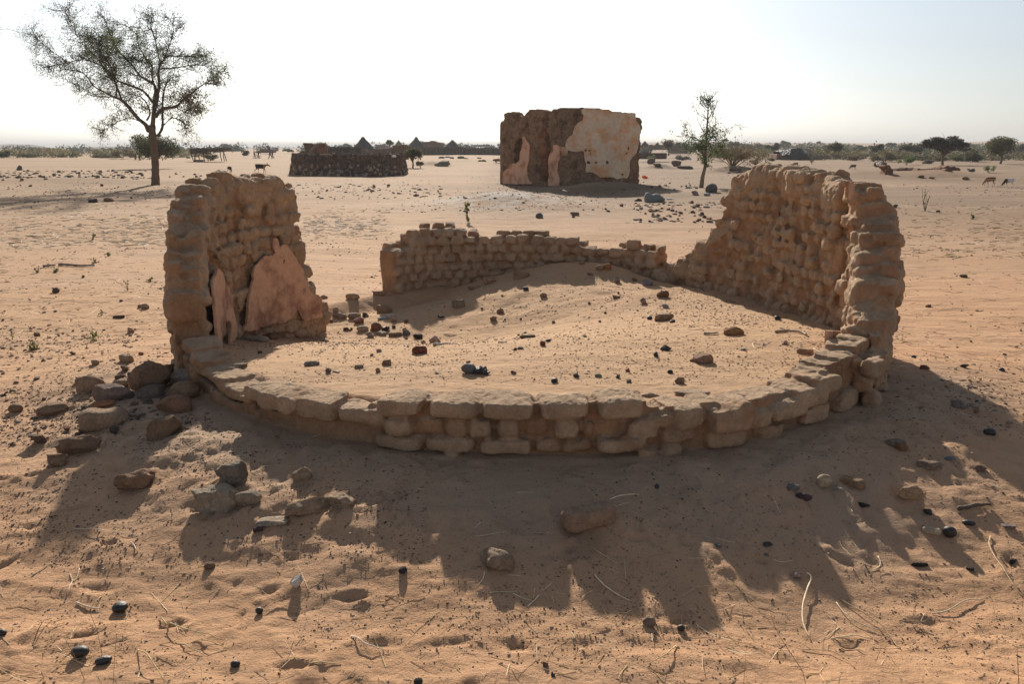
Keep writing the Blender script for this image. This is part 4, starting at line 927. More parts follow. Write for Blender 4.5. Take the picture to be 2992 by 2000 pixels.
stick(A([(2115, 520), (2108, 590), (2180, 720), (2260, 840), (2346, 945)]), .0045, (.6, .45, .27), 'long yellow straw with a frayed root at the right edge', 'straw', 'straw', lift=.01)
stick(A([(1060, 970), (1130, 1070), (1250, 1140), (1370, 1170)]), .0035, GST, 'left stalk of the crossed straw pair in the right foreground', 'straw', 'straw', lift=.01)
stick(A([(1095, 955), (1230, 1050), (1380, 1160), (1500, 1290)]), .004, (.5, .38, .22), 'right stalk of the crossed straw pair in the right foreground', 'straw', 'straw', lift=.015)
stick(A([(1715, 1050), (1820, 1040), (1940, 970), (2060, 950)]), .005, GST, 'grey brown twig with a crook near the right edge', lift=.01)
stick(A([(1020, 1220), (1110, 1220), (1200, 1205), (1280, 1220)]), .004, GST, 'short curved twig below the crossed straw pair', lift=.006)
stick(A([(1075, 1295), (1160, 1302), (1245, 1312)]), .0035, DST, 'short dark twig at the bottom right')
stick(A([(820, 1295), (1000, 1310), (1120, 1370), (1190, 1425)]), .003, (.5, .36, .2), 'thin bent straw in the bottom right corner area', 'straw', 'straw', lift=.01)
stick(A([(1345, 655), (1362, 700), (1340, 735), (1300, 750)]), .0035, PST, 'small hooked twig in the lit sand right of the shadow')
stick(A([(850, 1480), (880, 1462), (960, 1455)]), .003, (.5, .36, .2), 'curved straw tip at the bottom edge right of centre', 'straw', 'straw')
stick(A([(1660, 1060), (1640, 1100), (1690, 1080)]), .003, GST, 'tiny forked twig left of the crooked grey twig')
stick(Bq([(1730, 660), (1780, 730), (1860, 790), (1970, 840)]), .0035, PST, 'straw curving down inside the big shadow', 'straw', 'straw', lift=.008)
stick(Bq([(1835, 145), (1930, 130), (2035, 112)]), .0035, PST, 'straw resting against the loaf shaped mud block', 'straw', 'straw', lift=.012)
stick(Bq([(60, 1085), (140, 1140), (200, 1170), (285, 1185)]), .004, (.72, .66, .55), 'white bleached twig in the sunlit sand at bottom centre', lift=.015)
stick(Bq([(2290, 1150), (2240, 1220), (2170, 1262), (2100, 1280)]), .004, (.58, .45, .25), 'bowed yellow straw right of bottom centre', 'straw', 'straw', lift=.02)
stick(Bq([(1350, 805), (1310, 845), (1270, 885)]), .0035, PST, 'short straight straw at the lower rim of the big shadow', 'straw', 'straw')
stick(Bq([(1010, 785), (1100, 780), (1200, 783)]), .003, GST, 'level straw below the dome of earth', 'straw', 'straw')
stick(Bq([(975, 645), (965, 690), (930, 738)]), .003, PST, 'forked rootlet just under the dome of earth')
stick(Cq([(525, 740), (600, 770), (690, 785)]), .0055, GST, 'grey split twig lying across the lower left sand')
stick(Cq([(690, 700), (655, 745), (620, 785)]), .0025, (.55, .42, .22), 'yellow blade crossing the grey split twig', 'straw', 'straw', lift=.01)
stick(Cq([(1090, 850), (1200, 925), (1330, 970), (1540, 995)]), .0038, (.52, .42, .24), 'longest straw stalk of the tangle at bottom left', 'straw', 'straw', lift=.03)
stick(Cq([(1240, 1020), (1310, 1065), (1395, 1095)]), .0035, (.5, .42, .24), 'short straw stalk below the tangle at bottom left', 'straw', 'straw', lift=.01)
stick(Cq([(945, 1065), (1010, 1140), (1060, 1210), (1130, 1288)]), .0035, (.55, .43, .22), 'straw stalk running off the bottom edge at left', 'straw', 'straw', lift=.04)
stick(Cq([(1380, 990), (1450, 1035), (1560, 1052)]), .003, (.5, .38, .2), 'thin straw in the middle of the tangle', 'straw', 'straw', lift=.02)
stick(Cq([(500, 225), (650, 240), (780, 265), (950, 268)]), .003, GST, 'long grass stalk across the left wall shadow', 'straw', 'straw', lift=.01)
stick(Cq([(465, 680), (495, 590), (480, 540)]), .003, PST, 'pale Y shaped twig at the left below the shadow')
stick(Cq([(495, 590), (525, 570), (545, 500)]), .003, PST, 'upper arm beside the pale Y shaped twig')
stick(Cq([(220, 550), (290, 505), (350, 465)]), .003, GST, 'slanting straw left of the pale Y shaped twig', 'straw', 'straw')
stick(Cq([(2120, 1155), (2230, 1150), (2340, 1150)]), .004, (.5, .4, .22), 'flat straw at the bottom, left of centre', 'straw', 'straw')
stick(Cq([(895, 325), (920, 345), (933, 380)]), .0045, (.66, .58, .46), 'short thick pale stub of stem in the left foreground')
stick(Cq([(240, 985), (300, 915), (360, 848)]), .003, DST, 'dark stalk leaning over the sand at lower left', lift=.03)
stick(Cq([(700, 1090), (665, 930), (610, 785)]), .0016, DST, 'thin dark stem standing beside the glossy seed pod', 'dry_stalk', 'stem', up=1)
stick(Cq([(578, 1260), (520, 1120), (440, 970)]), .0016, DST, 'thin dark stem standing at the lower left edge', 'dry_stalk', 'stem', up=1)
stick(Cq([(778, 1280), (785, 1120), (800, 960)]), .0013, DST, 'thin upright stem right of the seed pods', 'dry_stalk', 'stem', up=1)
stick(A([(830, 1440), (730, 1290), (650, 1160), (608, 1035)]), .0018, DST, 'thin dark stem leaning in the right foreground', 'dry_stalk', 'stem', up=1)
stick(A([(2310, 1524), (2305, 1420), (2300, 1300)]), .0022, DST, 'thin dark stem at the bottom right corner', 'dry_stalk', 'stem', up=1)
stick(A([(425, 1520), (432, 1420), (438, 1320)]), .0012, (.3, .2, .1), 'hair thin stem near the bottom right of centre', 'dry_stalk', 'stem', up=1)
stick([(2265, 974), (2300, 971), (2340, 975), (2356, 983)], .012, (.34, .26, .19), 'grey stick lying near the foot of the right wall')
stick([(2056, 978), (2075, 979), (2098, 976)], .011, (.33, .27, .21), 'short grey stick beside the orange brown brick')
stick([(2198, 1006), (2202, 1016), (2210, 1023)], .004, (.7, .62, .45), 'white curved straw beside the tiny white stone', 'straw', 'straw')
stick([(2377, 1020), (2395, 1030), (2416, 1044)], .004, PST, 'thin straw at the foot of the right wall', 'straw', 'straw')
stick([(1267, 1012), (1290, 1009), (1314, 1006)], .010, (.28, .25, .22), 'grey wood splinter under the pale pink stone', 'wood_splinter', 'wood')
stick([(1296, 979), (1316, 980), (1334, 981)], .008, (.30, .26, .21), 'grey wood splinter right of the pale pink stone', 'wood_splinter', 'wood')
stick([(1408, 998), (1422, 992), (1436, 986)], .006, (.4, .36, .3), 'thin splinter left of the long brown chunk', 'wood_splinter', 'wood')
stick([(1455, 1004), (1468, 1003), (1480, 1002)], .008, (.34, .32, .3), 'pale wood chip above the brown flat chip', 'wood_splinter', 'wood')
stick([(172, 777), (205, 778), (240, 780), (277, 780)], .02, (.16, .13, .11), 'dead branch lying on the open sand at left', 'branch', 'branch')
stick([(125, 782), (145, 780), (163, 779)], .02, (.2, .17, .15), 'short piece of wood left of the dead branch', 'branch', 'branch')
stick([(2798, 1493), (2830, 1487), (2865, 1483), (2892, 1481)], .012, (.11, .085, .065), 'dark flat driftwood strip in the sun at the right')
stick([(57, 498), (58, 490), (60, 484)], .25, (.10, .085, .07), 'dark broken stump far out at the left', 'stump', 'stump', up=1, taper=.4)
# charred log inside the hut
p, t = gp(1388, 1092); w = 84 * t / F; log = empty('charred_log', p, 'grey and black charred wood piece on the hut floor behind the front wall', 'charred wood')
log.rotation_euler = (0, 0, -.12)
V, Fa = stone_geo(881, (w * .27, w * .14, w * .17), 'round', 3); me = npmesh('ash_grey_end', V + np.array([-w * .22, 0, w * .17]), [Fa], True, np.array((.20, .21, .22)) * np.ones((len(V), 3))); mobj('ash_grey_end', me, M_stone, log)
V, Fa = stone_geo(882, (w * .3, w * .15, w * .13), 'clod', 3); V = V + .012 * vnoise(V[:, 0] * 90, V[:, 1] * 90, V[:, 2] * 90)[:, None]; me = npmesh('charred_end', V + np.array([w * .2, 0, w * .11]), [Fa], False, np.array((.035, .037, .037)) * np.ones((len(V), 3))); mobj('charred_end', me, M_gloss, log)

# ------------------------------------------------------------------ seedlings
def leafquads(mb, P, size, rs, col, var=.3, up=.0):
    n = len(P); d = rs.randn(n, 3); d /= np.linalg.norm(d, axis=1)[:, None]; e = np.cross(d, rs.randn(n, 3)); e /= np.linalg.norm(e, axis=1)[:, None]
    s = (size * rs.uniform(.6, 1.4, n))[:, None]; a = P - d * s * .5; b = P + e * s * .32; c = P + d * s * .5; f = P - e * s * .32
    V = np.stack([a, b, c, f], 1).reshape(-1, 3); Fa = np.arange(4 * n).reshape(n, 4)
    cc = np.asarray(col)[None, :] if np.ndim(col) == 1 else np.asarray(col)[rs.randint(0, len(col), n)]
    C = np.repeat(cc * np.ones((n, 1)) * rs.uniform(1 - var, 1 + var, (n, 1)), 4, 0); base = mb.n
    mb.v.append(V); mb.f.append(Fa + base); mb.c.append(C); mb.n += len(V)
def sprig(u, v, hpx, wpx, nst, leaf, label, name='seedling', cat='plant', seed=0, col=((.10, .13, .05), (.14, .15, .06), (.2, .17, .07)), scol=(.22, .17, .10), ls=.02, frac=1.0):
    p, t = gp(u, v); h = hpx * t / F; w = wpx * t / F; rs = np.random.RandomState(seed + int(u)); o = empty(name, p, label, cat); st = MB(); lf = MB(); L = []
    for i in range(nst):
        a = rs.uniform(0, 6.3); q = np.array([[0, 0, -.01], [math.cos(a) * w * .2, math.sin(a) * w * .2, h * .4], [math.cos(a) * w * .5 * rs.rand(), math.sin(a) * w * .5 * rs.rand(), h * rs.uniform(.6, 1)]])
        Q = spline(q, 4); tube(st, Q, np.linspace(.003, .0015, len(Q)) * max(1, t / 7), 4, scol)
        for j in range(leaf): k = rs.uniform(1 - frac, 1) * (len(Q) - 1); L.append(Q[int(k)] + rs.randn(3) * ls * .7)
    mobj('stem', st.mesh('stem'), M_straw, o)
    if L: leafquads(lf, np.array(L), ls * max(1, t / 7), rs, col); mobj('leaves', lf.mesh('leaves', False), M_leaf, o)
    return o
sprig(276, 996, 44, 22, 3, 22, 'upright green seedling with yellow top on the sand at left', col=((.12, .17, .05), (.3, .26, .08)), ls=.025)
sprig(100, 1022, 26, 50, 7, 16, 'low spreading green plant with bare shoots at far left', ls=.022)
sprig(39, 992, 40, 14, 2, 8, 'thin sprig with few leaves near the left edge', ls=.02)
sprig(109, 797, 20, 24, 4, 9, 'small dusty tuft left of the dead branch')
sprig(440, 822, 14, 12, 3, 8, 'tiny green tuft left of the left wall')
sprig(279, 769, 18, 12, 3, 6, 'tiny tuft above the right end of the dead branch')
sprig(272, 700, 22, 16, 3, 8, 'small green tuft in the straw at left')
sprig(163, 796, 12, 16, 4, 8, 'low tuft touching the dead branch')
sprig(317, 749, 12, 16, 3, 8, 'low tuft between straw patch and dead branch')
sprig(487, 912, 36, 14, 2, 9, 'thin sprig right beside the left wall')
sprig(373, 850, 40, 10, 2, 5, 'thin stalk with a leafy foot left of the wall')
sprig(297, 922, 14, 14, 3, 8, 'tiny sprig beside the dark long flat stone')
sprig(1368, 652, 92, 30, 2, 26, 'slender green sapling on the sand behind the back wall', 'sapling', 'plant', ls=.035, frac=.9)
sprig(2703, 618, 72, 42, 6, 5, 'leafless brown sapling with many shoots right of the tall wall', 'sapling', 'plant', ls=.02, scol=(.2, .14, .08))
sprig(2842, 640, 14, 20, 4, 7, 'small green tuft on the weedy sand at right')
# ------------------------------------------------------------------ plastered square ruin
DB = (.36, .225, .14)
house = empty('ruined_house', (2.2, 38.0, -.15), 'roofless mud brick house with a large stained patch of white plaster', 'house')
house.location = (0, 0, 0)
HL = Path([(-.42, 41.7), (2.26, 37.95)], -1, k=0); HR = Path([(2.26, 37.95), (6.25, 38.85)], 1, k=0)
def side_to_cam(P):
    x, y, tx, ty, nx, ny = P.at(P.L / 2)
    if nx * (0 - x) + ny * (0 - y) < 0: P.side *= -1
side_to_cam(HL); side_to_cam(HR)
def Hq(pts): return [(1460 + a / 5.332, 310 + b / 5.332) for a, b in pts]
top_l = [(60, 105), (245, 92), (280, 150), (385, 150), (395, 115), (450, 85), (450, 65), (560, 50), (570, 38), (610, 58), (735, 62), (710, 100), (780, 140), (800, 90), (830, 45), (870, 48), (880, 60), (930, 40), (975, 42)]
wallL = plate('wall', M_farmud, house, HL, [Hq(top_l + [(945, 24), (945, 1330), (60, 1290), (70, 900), (50, 400)]),
    Hq([(235, 560), (300, 500), (350, 520), (345, 690), (325, 720), (318, 860), (235, 885), (215, 700)]),
    Hq([(590, 500), (640, 400), (690, 330), (735, 400), (785, 450), (790, 700), (770, 900), (780, 1210), (630, 1190), (620, 700)])], .05, 0, .42, DB, seed=2, wob=.04, amp=.06, brick=.02, sm=2)
wallR = plate('wall', M_farmud, house, HR, [Hq([(935, 26), (1010, 22), (1290, 22), (1640, 40), (1700, 50), (1770, 90), (2115, 105), (2125, 190), (2175, 190), (2230, 240), (2215, 330), (2190, 480), (2205, 640), (2150, 780), (2165, 1000), (2175, 1300), (935, 1340)])], .05, 0, .42, DB, seed=5, wob=.04, amp=.05, brick=.02, sm=2)
bmid = HR.map(np.array([HR.L]), np.array([0.]), np.array([0.]))[0]
HB = Path([(-.42, 41.7), (3.0, 43.6)], 1, k=0); HB2 = Path([(3.0, 43.6), (6.1, 38.95)], 1, k=0); side_to_cam(HB); side_to_cam(HB2)
plate('wall', M_farmud, house, HB, [[(0, -.4), (0, 3.0), (1, 3.25), (2, 2.9), (HB.L, 3.2), (HB.L, -.4)]], .08, 0, .4, DB, seed=6, wob=.06, amp=.05, pix=False)
plate('wall', M_farmud, house, HB2, [[(0, -.4), (0, 3.2), (2, 3.0), (4, 3.2), (HB2.L - .5, 3.1), (HB2.L - .5, -.4)]], .08, 0, .4, DB, seed=7, wob=.06, amp=.05, pix=False)
big = Hq([(1285, 40), (1640, 48), (1700, 58), (1770, 95), (2110, 110), (2125, 240), (2180, 300), (2195, 420), (2165, 480), (2160, 620), (2120, 740), (2030, 840), (2015, 1050), (1990, 1120), (1900, 1125), (1810, 1140), (1740, 1110), (1560, 1115), (1520, 1070), (1440, 1040), (1335, 1030), (1335, 880), (1305, 760), (1300, 700), (1225, 700), (1185, 720), (1150, 700), (1070, 695), (1020, 640), (1020, 590), (1060, 500), (1125, 450), (1160, 340), (1200, 265), (1285, 220), (1300, 150), (1270, 90)])
def blob(cx, cy, r, n=8, sd=0):
    rr = random.Random(sd + cx); return [(cx + r * rr.uniform(.7, 1.2) * math.cos(a), cy + r * rr.uniform(.8, 1.3) * math.sin(a)) for a in np.linspace(0, 6.283, n, endpoint=False)]
holes = [Hq(blob(*h)) for h in [(1335, 690, 24), (1395, 700, 17), (1475, 703, 12), (1410, 748, 15), (1380, 878, 32), (1490, 880, 20), (1520, 938, 11), (1670, 878, 26), (1622, 930, 10), (1695, 938, 14), (1998, 670, 15), (1997, 640, 13), (1972, 738, 18), (2127, 598, 10), (1918, 1068, 22), (1380, 335, 12), (1350, 322, 9), (1592, 688, 8), (1725, 800, 7)]]
pl = plate('plaster_patch', M_facade, house, HR, [big] + holes, .03, .055, .05, seed=8, wob=.03, amp=.012); pl['label'] = 'large stained white plaster patch full of holes'
PK = bpy.data.materials.new('x'); bpy.data.materials.remove(PK)
M_pink = mat('pink_plaster', srgb(214, 170, 142), var=((1.5, .12), (8, .08)), bumps=((9, .4, .02),), tint=srgb(180, 130, 100), tscale=2)
plate('plaster_patch', M_pink, house, HL, [Hq([(60, 1215), (60, 1060), (105, 985), (150, 980), (160, 905), (215, 905), (290, 880), (325, 840), (330, 710), (355, 680), (365, 560), (368, 490), (390, 460), (420, 520), (470, 590), (488, 680), (470, 760), (465, 880), (440, 950), (440, 1060), (470, 1160), (505, 1190), (515, 1215)])], .03, .055, .05, seed=9, wob=.03, amp=.012)['label'] = 'pink plaster corner with a tall point, left of the doorway'
plate('plaster_patch', M_pink, house, HL, [Hq([(755, 1230), (780, 1100), (775, 960), (770, 850), (790, 740), (845, 720), (850, 600), (955, 620), (955, 800), (920, 900), (912, 1000), (935, 1110), (942, 1300), (860, 1280)])], .03, .06, .05, seed=10, wob=.03, amp=.012)['label'] = 'pink plaster strip right of the doorway'
plate('plaster_patch', M_pink, house, HR, [Hq([(950, 625), (1050, 650), (1052, 760), (960, 790), (948, 700)])], .03, .05, .05, seed=11, wob=.02, amp=.01)

def far_block(name, poly, Y, thick, col, label=None, cat=None, parent=None, m=None, group=None, cell=None, amp=.05, wob=.08, yaw=0):
    """mud wall piece: outline in the photo, standing across the view at distance Y"""
    u0 = min(p[0] for p in poly); u1 = max(p[0] for p in poly)
    a = zat(u0 - 4, 440, Y - yaw * 3); b = zat(u1 + 4, 440, Y + yaw * 3); P = Path([a[:2], b[:2]], 1, k=0); side_to_cam(P)
    o = plate(name, m or M_farmud, parent, P, [poly], cell or max(.05, Y * .0012), 0, thick, col, seed=int(u0), wob=wob, amp=amp, sm=1)
    if label: tag(o, label, cat, group)
    return o
def gz(u, v, z=-.15):
    d = ray(u, v); t = (z - CZ) / d[2]; return d[1] * t, t
# ------------------------------------------------------------------ round drystone enclosure
enc = empty('drystone_enclosure', (-11.2, 57.5, -.1), 'low round drystone enclosure of dark upright stones', 'stone enclosure')
rs = np.random.RandomState(3); mb = MB(); ecx, ecy, eR = -11.8, 59.2, 4.08
V0, F0 = ICO[2]
for a in np.linspace(0, 6.2832, 170, endpoint=False):
    front = math.sin(a) < .25; zz = 0.0
    rows = 9 if front else 6
    for k in range(rows):
        zc = -.2 + (k + .5) * 1.42 / rows + rs.uniform(-.04, .04); big_ = 1.0 if k > rows * .4 else 1.35
        r = eR - .05 * k * .6 + rs.uniform(-.09, .06); aa = a + rs.uniform(-.018, .018)
        h = np.array([rs.uniform(.06, .15) * big_, .14, rs.uniform(.09, .17) * (1 if front else 1.5)])
        V = V0 * h * (1 + .18 * rs.randn(len(V0), 1)); V = V @ rotm(rs.uniform(-.4, .4), rs.uniform(-.5, .5), aa + 1.57).T
        c = random.Random(int(a * 1000) + k).choice([(.13, .085, .06), (.10, .07, .055), (.17, .11, .075), (.08, .06, .055), (.14, .10, .08), (.30, .22, .15), (.22, .20, .17)] if k < rows * .45 else [(.13, .085, .06), (.10, .07, .055), (.16, .10, .07), (.08, .06, .05)])
        c = [q * 1.45 for q in c]
        mb.add(V + np.array([ecx + r * math.cos(aa), ecy + r * .97 * math.sin(aa), zc]), F0, c)
m_ = MB(); ang = np.linspace(0, 6.2832, 90)
tube(m_, np.column_stack([ecx + (eR - .32) * np.cos(ang), ecy + (eR - .32) * .97 * np.sin(ang), np.full(90, .35)]), .3, 8, (.12, .08, .06))
V, Fs, C = m_.data(); V[:, 2] = (V[:, 2] - .35) * 2.3 + .45
mb.add(V, Fs[0], (.12, .08, .06))
mobj('stone_wall', mb.mesh('stone_wall', False), M_stone, enc, (11.2, -57.5, .1))
tag(mobj('white_plastic_bag', npmesh('b', ICO[2][0] * np.array([.16, .12, .09]), [ICO[2][1]], True, np.array((.8, .8, .78)) * np.ones((len(ICO[2][0]), 3))), M_cloth), 'white plastic scrap on top of the drystone enclosure', 'plastic bag').location = (zat(1151, 457, 55.6))

# ------------------------------------------------------------------ far buildings
far_block('mud_ruin_wall', [(884, 419), (928, 421), (930, 462), (884, 462), (893, 445), (888, 428)], 70, .5, (.20, .125, .085), 'dark mud wall block behind the drystone ring with a hole near its top', 'wall', group='mud ruin behind the drystone ring')
far_block('mud_ruin_wall', [(926, 422), (950, 420), (953, 430), (953, 462), (924, 462)], 69.2, .5, (.26, .15, .09), 'redder mud wall block joined at the right of the dark one behind the ring', 'wall', group='mud ruin behind the drystone ring')
far_block('mud_ruin_wall', [(852, 462), (852, 451), (866, 451), (872, 445), (888, 441), (892, 462)], 68.6, .6, (.18, .115, .08), 'low slumped mud wall left of the dark block behind the ring', 'wall', group='mud ruin behind the drystone ring')
mb = MB(); a = zat(880, 460, 67.6); b = zat(928, 421, 67.9); tube(mb, spline([a, zat(905, 445, 67.5), b], 5), .11, 6, (.20, .15, .12)); tag(mobj('wooden_pole', mb.mesh('wooden_pole'), M_bark), 'curved grey pole leaning against the dark mud block', 'pole')
far_block('compound_wall', [(1046, 462), (1046, 436), (1100, 437), (1140, 434), (1192, 431), (1194, 462)], 138, .5, (.22, .13, .09), 'long brown mud compound wall behind the drystone ring', 'wall')
far_block('compound_wall', [(1894, 438), (1894, 424), (1960, 425), (2060, 427), (2062, 438)], 215, .5, (.15, .11, .09), 'dark village wall right of the plastered ruin', 'wall')
far_block('mud_wall', [(1862, 465), (1866, 444), (1880, 448), (1947, 447), (1948, 464)], 108, .5, (.17, .115, .09), 'low dark mud wall right beside the plastered ruin', 'wall')
far_block('mud_building', [(1228, 432), (1228, 413), (1268, 412), (1275, 415), (1293, 417), (1295, 432)], 225, 6, (.22, .13, .09), 'flat roofed red brown mud building between two thatched cones', 'building')
far_block('mud_building', [(1096, 438), (1097, 424), (1126, 424), (1127, 438)], 170, 5, (.36, .33, .30), 'pale grey flat building right of the largest thatched cone', 'building')
far_block('mud_building', [(760, 447), (761, 437), (790, 436), (792, 447)], 215, 5, (.22, .12, .08), 'distant red brown building behind the two walkers', 'building')
far_block('mud_building', [(745, 447), (746, 441), (762, 440), (762, 447)], 214, 5, (.24, .13, .08), 'small distant brown building behind the cyclist', 'building')
def brush(u0, u1, v0, v1, Y, n, cols, label, seed, name='brush_fence', cat='fence'):
    rs = np.random.RandomState(seed); mb = MB()
    for i in range(n):
        u = rs.uniform(u0, u1); a = zat(u, v1, Y + rs.uniform(-.5, .5)); h = zat(u, v0 + rs.uniform(-2.5, 4), Y)[2]; a[2] = min(a[2], -.1)
        b = np.array([a[0] + rs.uniform(-.5, .5), a[1] + rs.uniform(-.3, .3), h]); r = rs.uniform(.03, .09)
        tube(mb, np.array([a, (a + b) / 2 + rs.randn(3) * .08, b]), [r, r, r * .5], 3, np.array(cols[rs.randint(len(cols))]) * rs.uniform(.7, 1.2), cap=False)
    P = Path([zat(u0, 440, Y)[:2], zat(u1, 440, Y)[:2]], 1, k=0); zt = zat((u0 + u1) / 2, v0 + 3, Y)[2]
    x0, y0 = P.p[0]; x1, y1 = P.p[-1]; dx, dy = (x1 - x0) / 2, (y1 - y0) / 2
    box(mb, ((x0 + x1) / 2, (y0 + y1) / 2 + .3, (zt - .3) / 2), (math.hypot(dx, dy), .12, (zt + .3) / 2), rotm(0, 0, math.atan2(dy, dx)), np.array(cols[0]) * .6)
    return tag(mobj(name, mb.mesh(name, False), M_thatch), label, cat)
brush(955, 1050, 431, 460, 122, 520, [(.10, .075, .055), (.17, .11, .06), (.07, .06, .045)], 'dark brush fence with straw colour tips left of the compound wall', 1)
brush(1236, 1478, 431, 453, 196, 900, [(.12, .08, .06), (.16, .10, .07), (.10, .09, .05), (.2, .13, .09)], 'long brown brush fence left of the plastered ruin', 2)
brush(1150, 1192, 424, 434, 137.4, 150, [(.26, .16, .08), (.3, .19, .1), (.2, .12, .07)], 'orange straw piled on top of the compound wall', 3, 'straw_pile', 'straw')
def hut(u, vtop, w, veave, vb, Y, label, seed, spike=False):
    sc = pxm(Y); c = zat(u, veave, Y); top = zat(u, vtop, Y)[2]; R = w / 2 * sc; rs = np.random.RandomState(seed); g = -.15 + (1.0 if (Y > 160 and c[0] > -30) else 0)
    o = empty('thatched_hut', (c[0], c[1], 0), label, 'hut', 'round thatched huts of the village')
    mb = MB(); n = 24; prof_ = [(1.0, -.03), (1.0, .03), (.86, .16), (.66, .36), (.46, .56), (.27, .76), (.17, .90), (.14, 1.0), (.05, 1.02)]
    H_ = top - c[2]; th = np.linspace(0, 6.2832, n, endpoint=False); V = []
    for (r, z) in prof_:
        rr = R * r * (1 + .04 * rs.randn(n)); V.append(np.column_stack([rr * np.cos(th), rr * np.sin(th), np.full(n, c[2] + H_ * z) + .03 * rs.randn(n)]))
    V = np.concatenate(V); i = np.arange(len(prof_) - 1)[:, None] * n; j = np.arange(n)[None]; k = (j + 1) % n
    mb.add(V, np.stack([i + j, i + k, i + n + k, i + n + j], -1).reshape(-1, 4), (.085, .08, .075))
    if spike: tube(mb, [[0, 0, top - .1], [0, 0, top + .35]], .04, 4, (.08, .07, .06))
    mobj('thatched_roof', mb.mesh('thatched_roof'), M_thatch, o)
    mb = MB(); tube(mb, [[0, 0, -.3], [0, 0, c[2] + .1]], R * .84, 20, (.25, .16, .11)); mobj('wall', mb.mesh('wall'), M_farmud, o)
    return o
hut(1062, 401, 68, 436, 450, 158, 'largest dark thatched cone roof, left of the pale grey building', 1)
hut(1217, 401, 52, 430, 450, 206, 'thatched cone roof with a spike on top beside the flat building', 2, True)
hut(1322, 410, 54, 431, 450, 204, 'thatched cone roof behind the middle of the long brush fence', 3)
hut(1165, 410, 20, 423, 440, 300, 'smallest thatched cone roof between the two larger ones', 4)
hut(1476, 413, 44, 430, 450, 205, 'thatched roof half hidden by the left edge of the plastered ruin', 5)
hut(1884, 413, 30, 427, 440, 225, 'blue grey thatched cone right beside the plastered ruin', 6)
hut(1978, 417, 44, 431, 440, 228, 'brown thatched roof behind the thin grey tree', 7)
hut(1997, 416, 30, 428, 440, 224, 'greenish thatched roof right of the brown thatched roof', 8)
# tarp covered hut at right
th_ = empty('tarp_hut', (44.4, 129, -.1), 'small mud hut covered with a crumpled black tarpaulin', 'hut'); th_.location = (0, 0, 0)
far_block('wall', [(2269, 468), (2270, 450), (2345, 450), (2353, 457), (2349, 467)], 129, 5, (.30, .17, .11), parent=th_)
rs = np.random.RandomState(8); mb = MB(); c = zat(2312, 452, 131.2); n1, n2 = 40, 22; U, Vv = np.meshgrid(np.linspace(-1, 1, n1), np.linspace(-1, 1, n2), indexing='ij')
sx = 44 * pxm(130); z = c[2] + (1.15 - .9 * np.abs(Vv) ** 1.6 - .5 * np.clip(np.abs(U - .15) - .3, 0, 1)) * .75 + .13 * fbm(U * 7, Vv * 7, 0, 3, 4)
z = np.where(U > .86, c[2] - 1.0, z); X = c[0] + U * sx; Yy = c[1] + Vv * 2.9; V = np.stack([X, Yy, z], -1).reshape(-1, 3); ii = (np.arange(n1 - 1)[:, None] * n2 + np.arange(n2 - 1)[None]).ravel()
mb.add(V, np.stack([ii, ii + n2, ii + n2 + 1, ii + 1], 1), (.035, .038, .042)); mobj('tarpaulin', mb.mesh('tarpaulin', False), M_gloss, th_)
mb = MB(); V, Fa = stone_geo(55, (1.25, .5, 1.15), 'clod', 3); mb.add(V + zat(2328, 455, 127.6), Fa, (.03, .032, .035)); mobj('tarpaulin_curtain', mb.mesh('tarpaulin_curtain', False), M_gloss, th_)
far_block('mud_building', [(2322, 441), (2322, 433), (2398, 435), (2400, 441)], 190, 4, (.14, .12, .11), 'low dark flat roof behind the tarp covered hut', 'building')
for i, u in enumerate((2364, 2368, 2372)):
    mb = MB(); p = zat(u, 433, 189); tube(mb, [p - np.array([0, 0, .05]), p + np.array([0, 0, .5])], .1, 6, (.2, .22, .25)); tag(mobj('roof_vent', mb.mesh('roof_vent'), M_metal), 'one of three short pipes standing on the low flat roof', 'pipe', 'pipes on the low flat roof')
far_block('tin_wall', [(2870, 466), (2870, 456), (2905, 455), (2906, 466)], 170, .2, (.30, .34, .42), 'bluish wall at far right, left of the olive tree trunk', 'wall', m=M_cloth)
far_block('tin_wall', [(2928, 466), (2929, 456), (2950, 456), (2950, 466)], 169, .2, (.30, .34, .42), 'bluish wall at far right, right of the olive tree trunk', 'wall', m=M_cloth)
far_block('mud_building', [(2862, 458), (2870, 452), (2895, 450), (2900, 458)], 172, 4, (.13, .09, .07), 'dark sagging roof above the left bluish wall', 'building')
far_block('mud_building', [(2950, 467), (2950, 452), (2992, 450), (3030, 452), (3030, 467)], 172, 4, (.14, .10, .08), 'dark shack cut by the right edge of the picture', 'building')
# broken walls of the ruin mound at right
RG = 'broken red walls on the earth mound at right'
def crumb(poly, Y, th, col, label, yaw=0): return far_block('ruined_wall', poly, Y, th, col, label, 'wall', group=RG, cell=.05, amp=.11, wob=.12, yaw=yaw)
crumb([(2580, 524), (2586, 500), (2585, 486), (2596, 484), (2606, 489), (2604, 500), (2612, 520), (2608, 524)], 49.5, .8, (.29, .15, .09), 'crumbling red pillar at the left end of the earth mound')
crumb([(2612, 508), (2625, 494), (2650, 492), (2672, 496), (2676, 508)], 54.5, .5, (.17, .115, .085), 'dark inner wall behind the rubble left of the mound', .3)
crumb([(2600, 522), (2604, 508), (2630, 503), (2650, 510), (2672, 507), (2674, 522)], 50.8, .7, (.24, .145, .10), 'low rubble wall between red pillar and mound')
crumb([(2676, 515), (2679, 494), (2684, 490), (2694, 493), (2700, 491), (2722, 493), (2735, 500), (2742, 515)], 51.8, .6, (.25, .155, .11), 'stub of wall on the crest of the earth mound')
crumb([(2740, 518), (2745, 489), (2760, 487), (2800, 488), (2806, 494), (2808, 505), (2830, 518), (2836, 524), (2770, 522)], 50.2, .8, (.26, .14, .09), 'longest red brown wall at the right end of the mound')
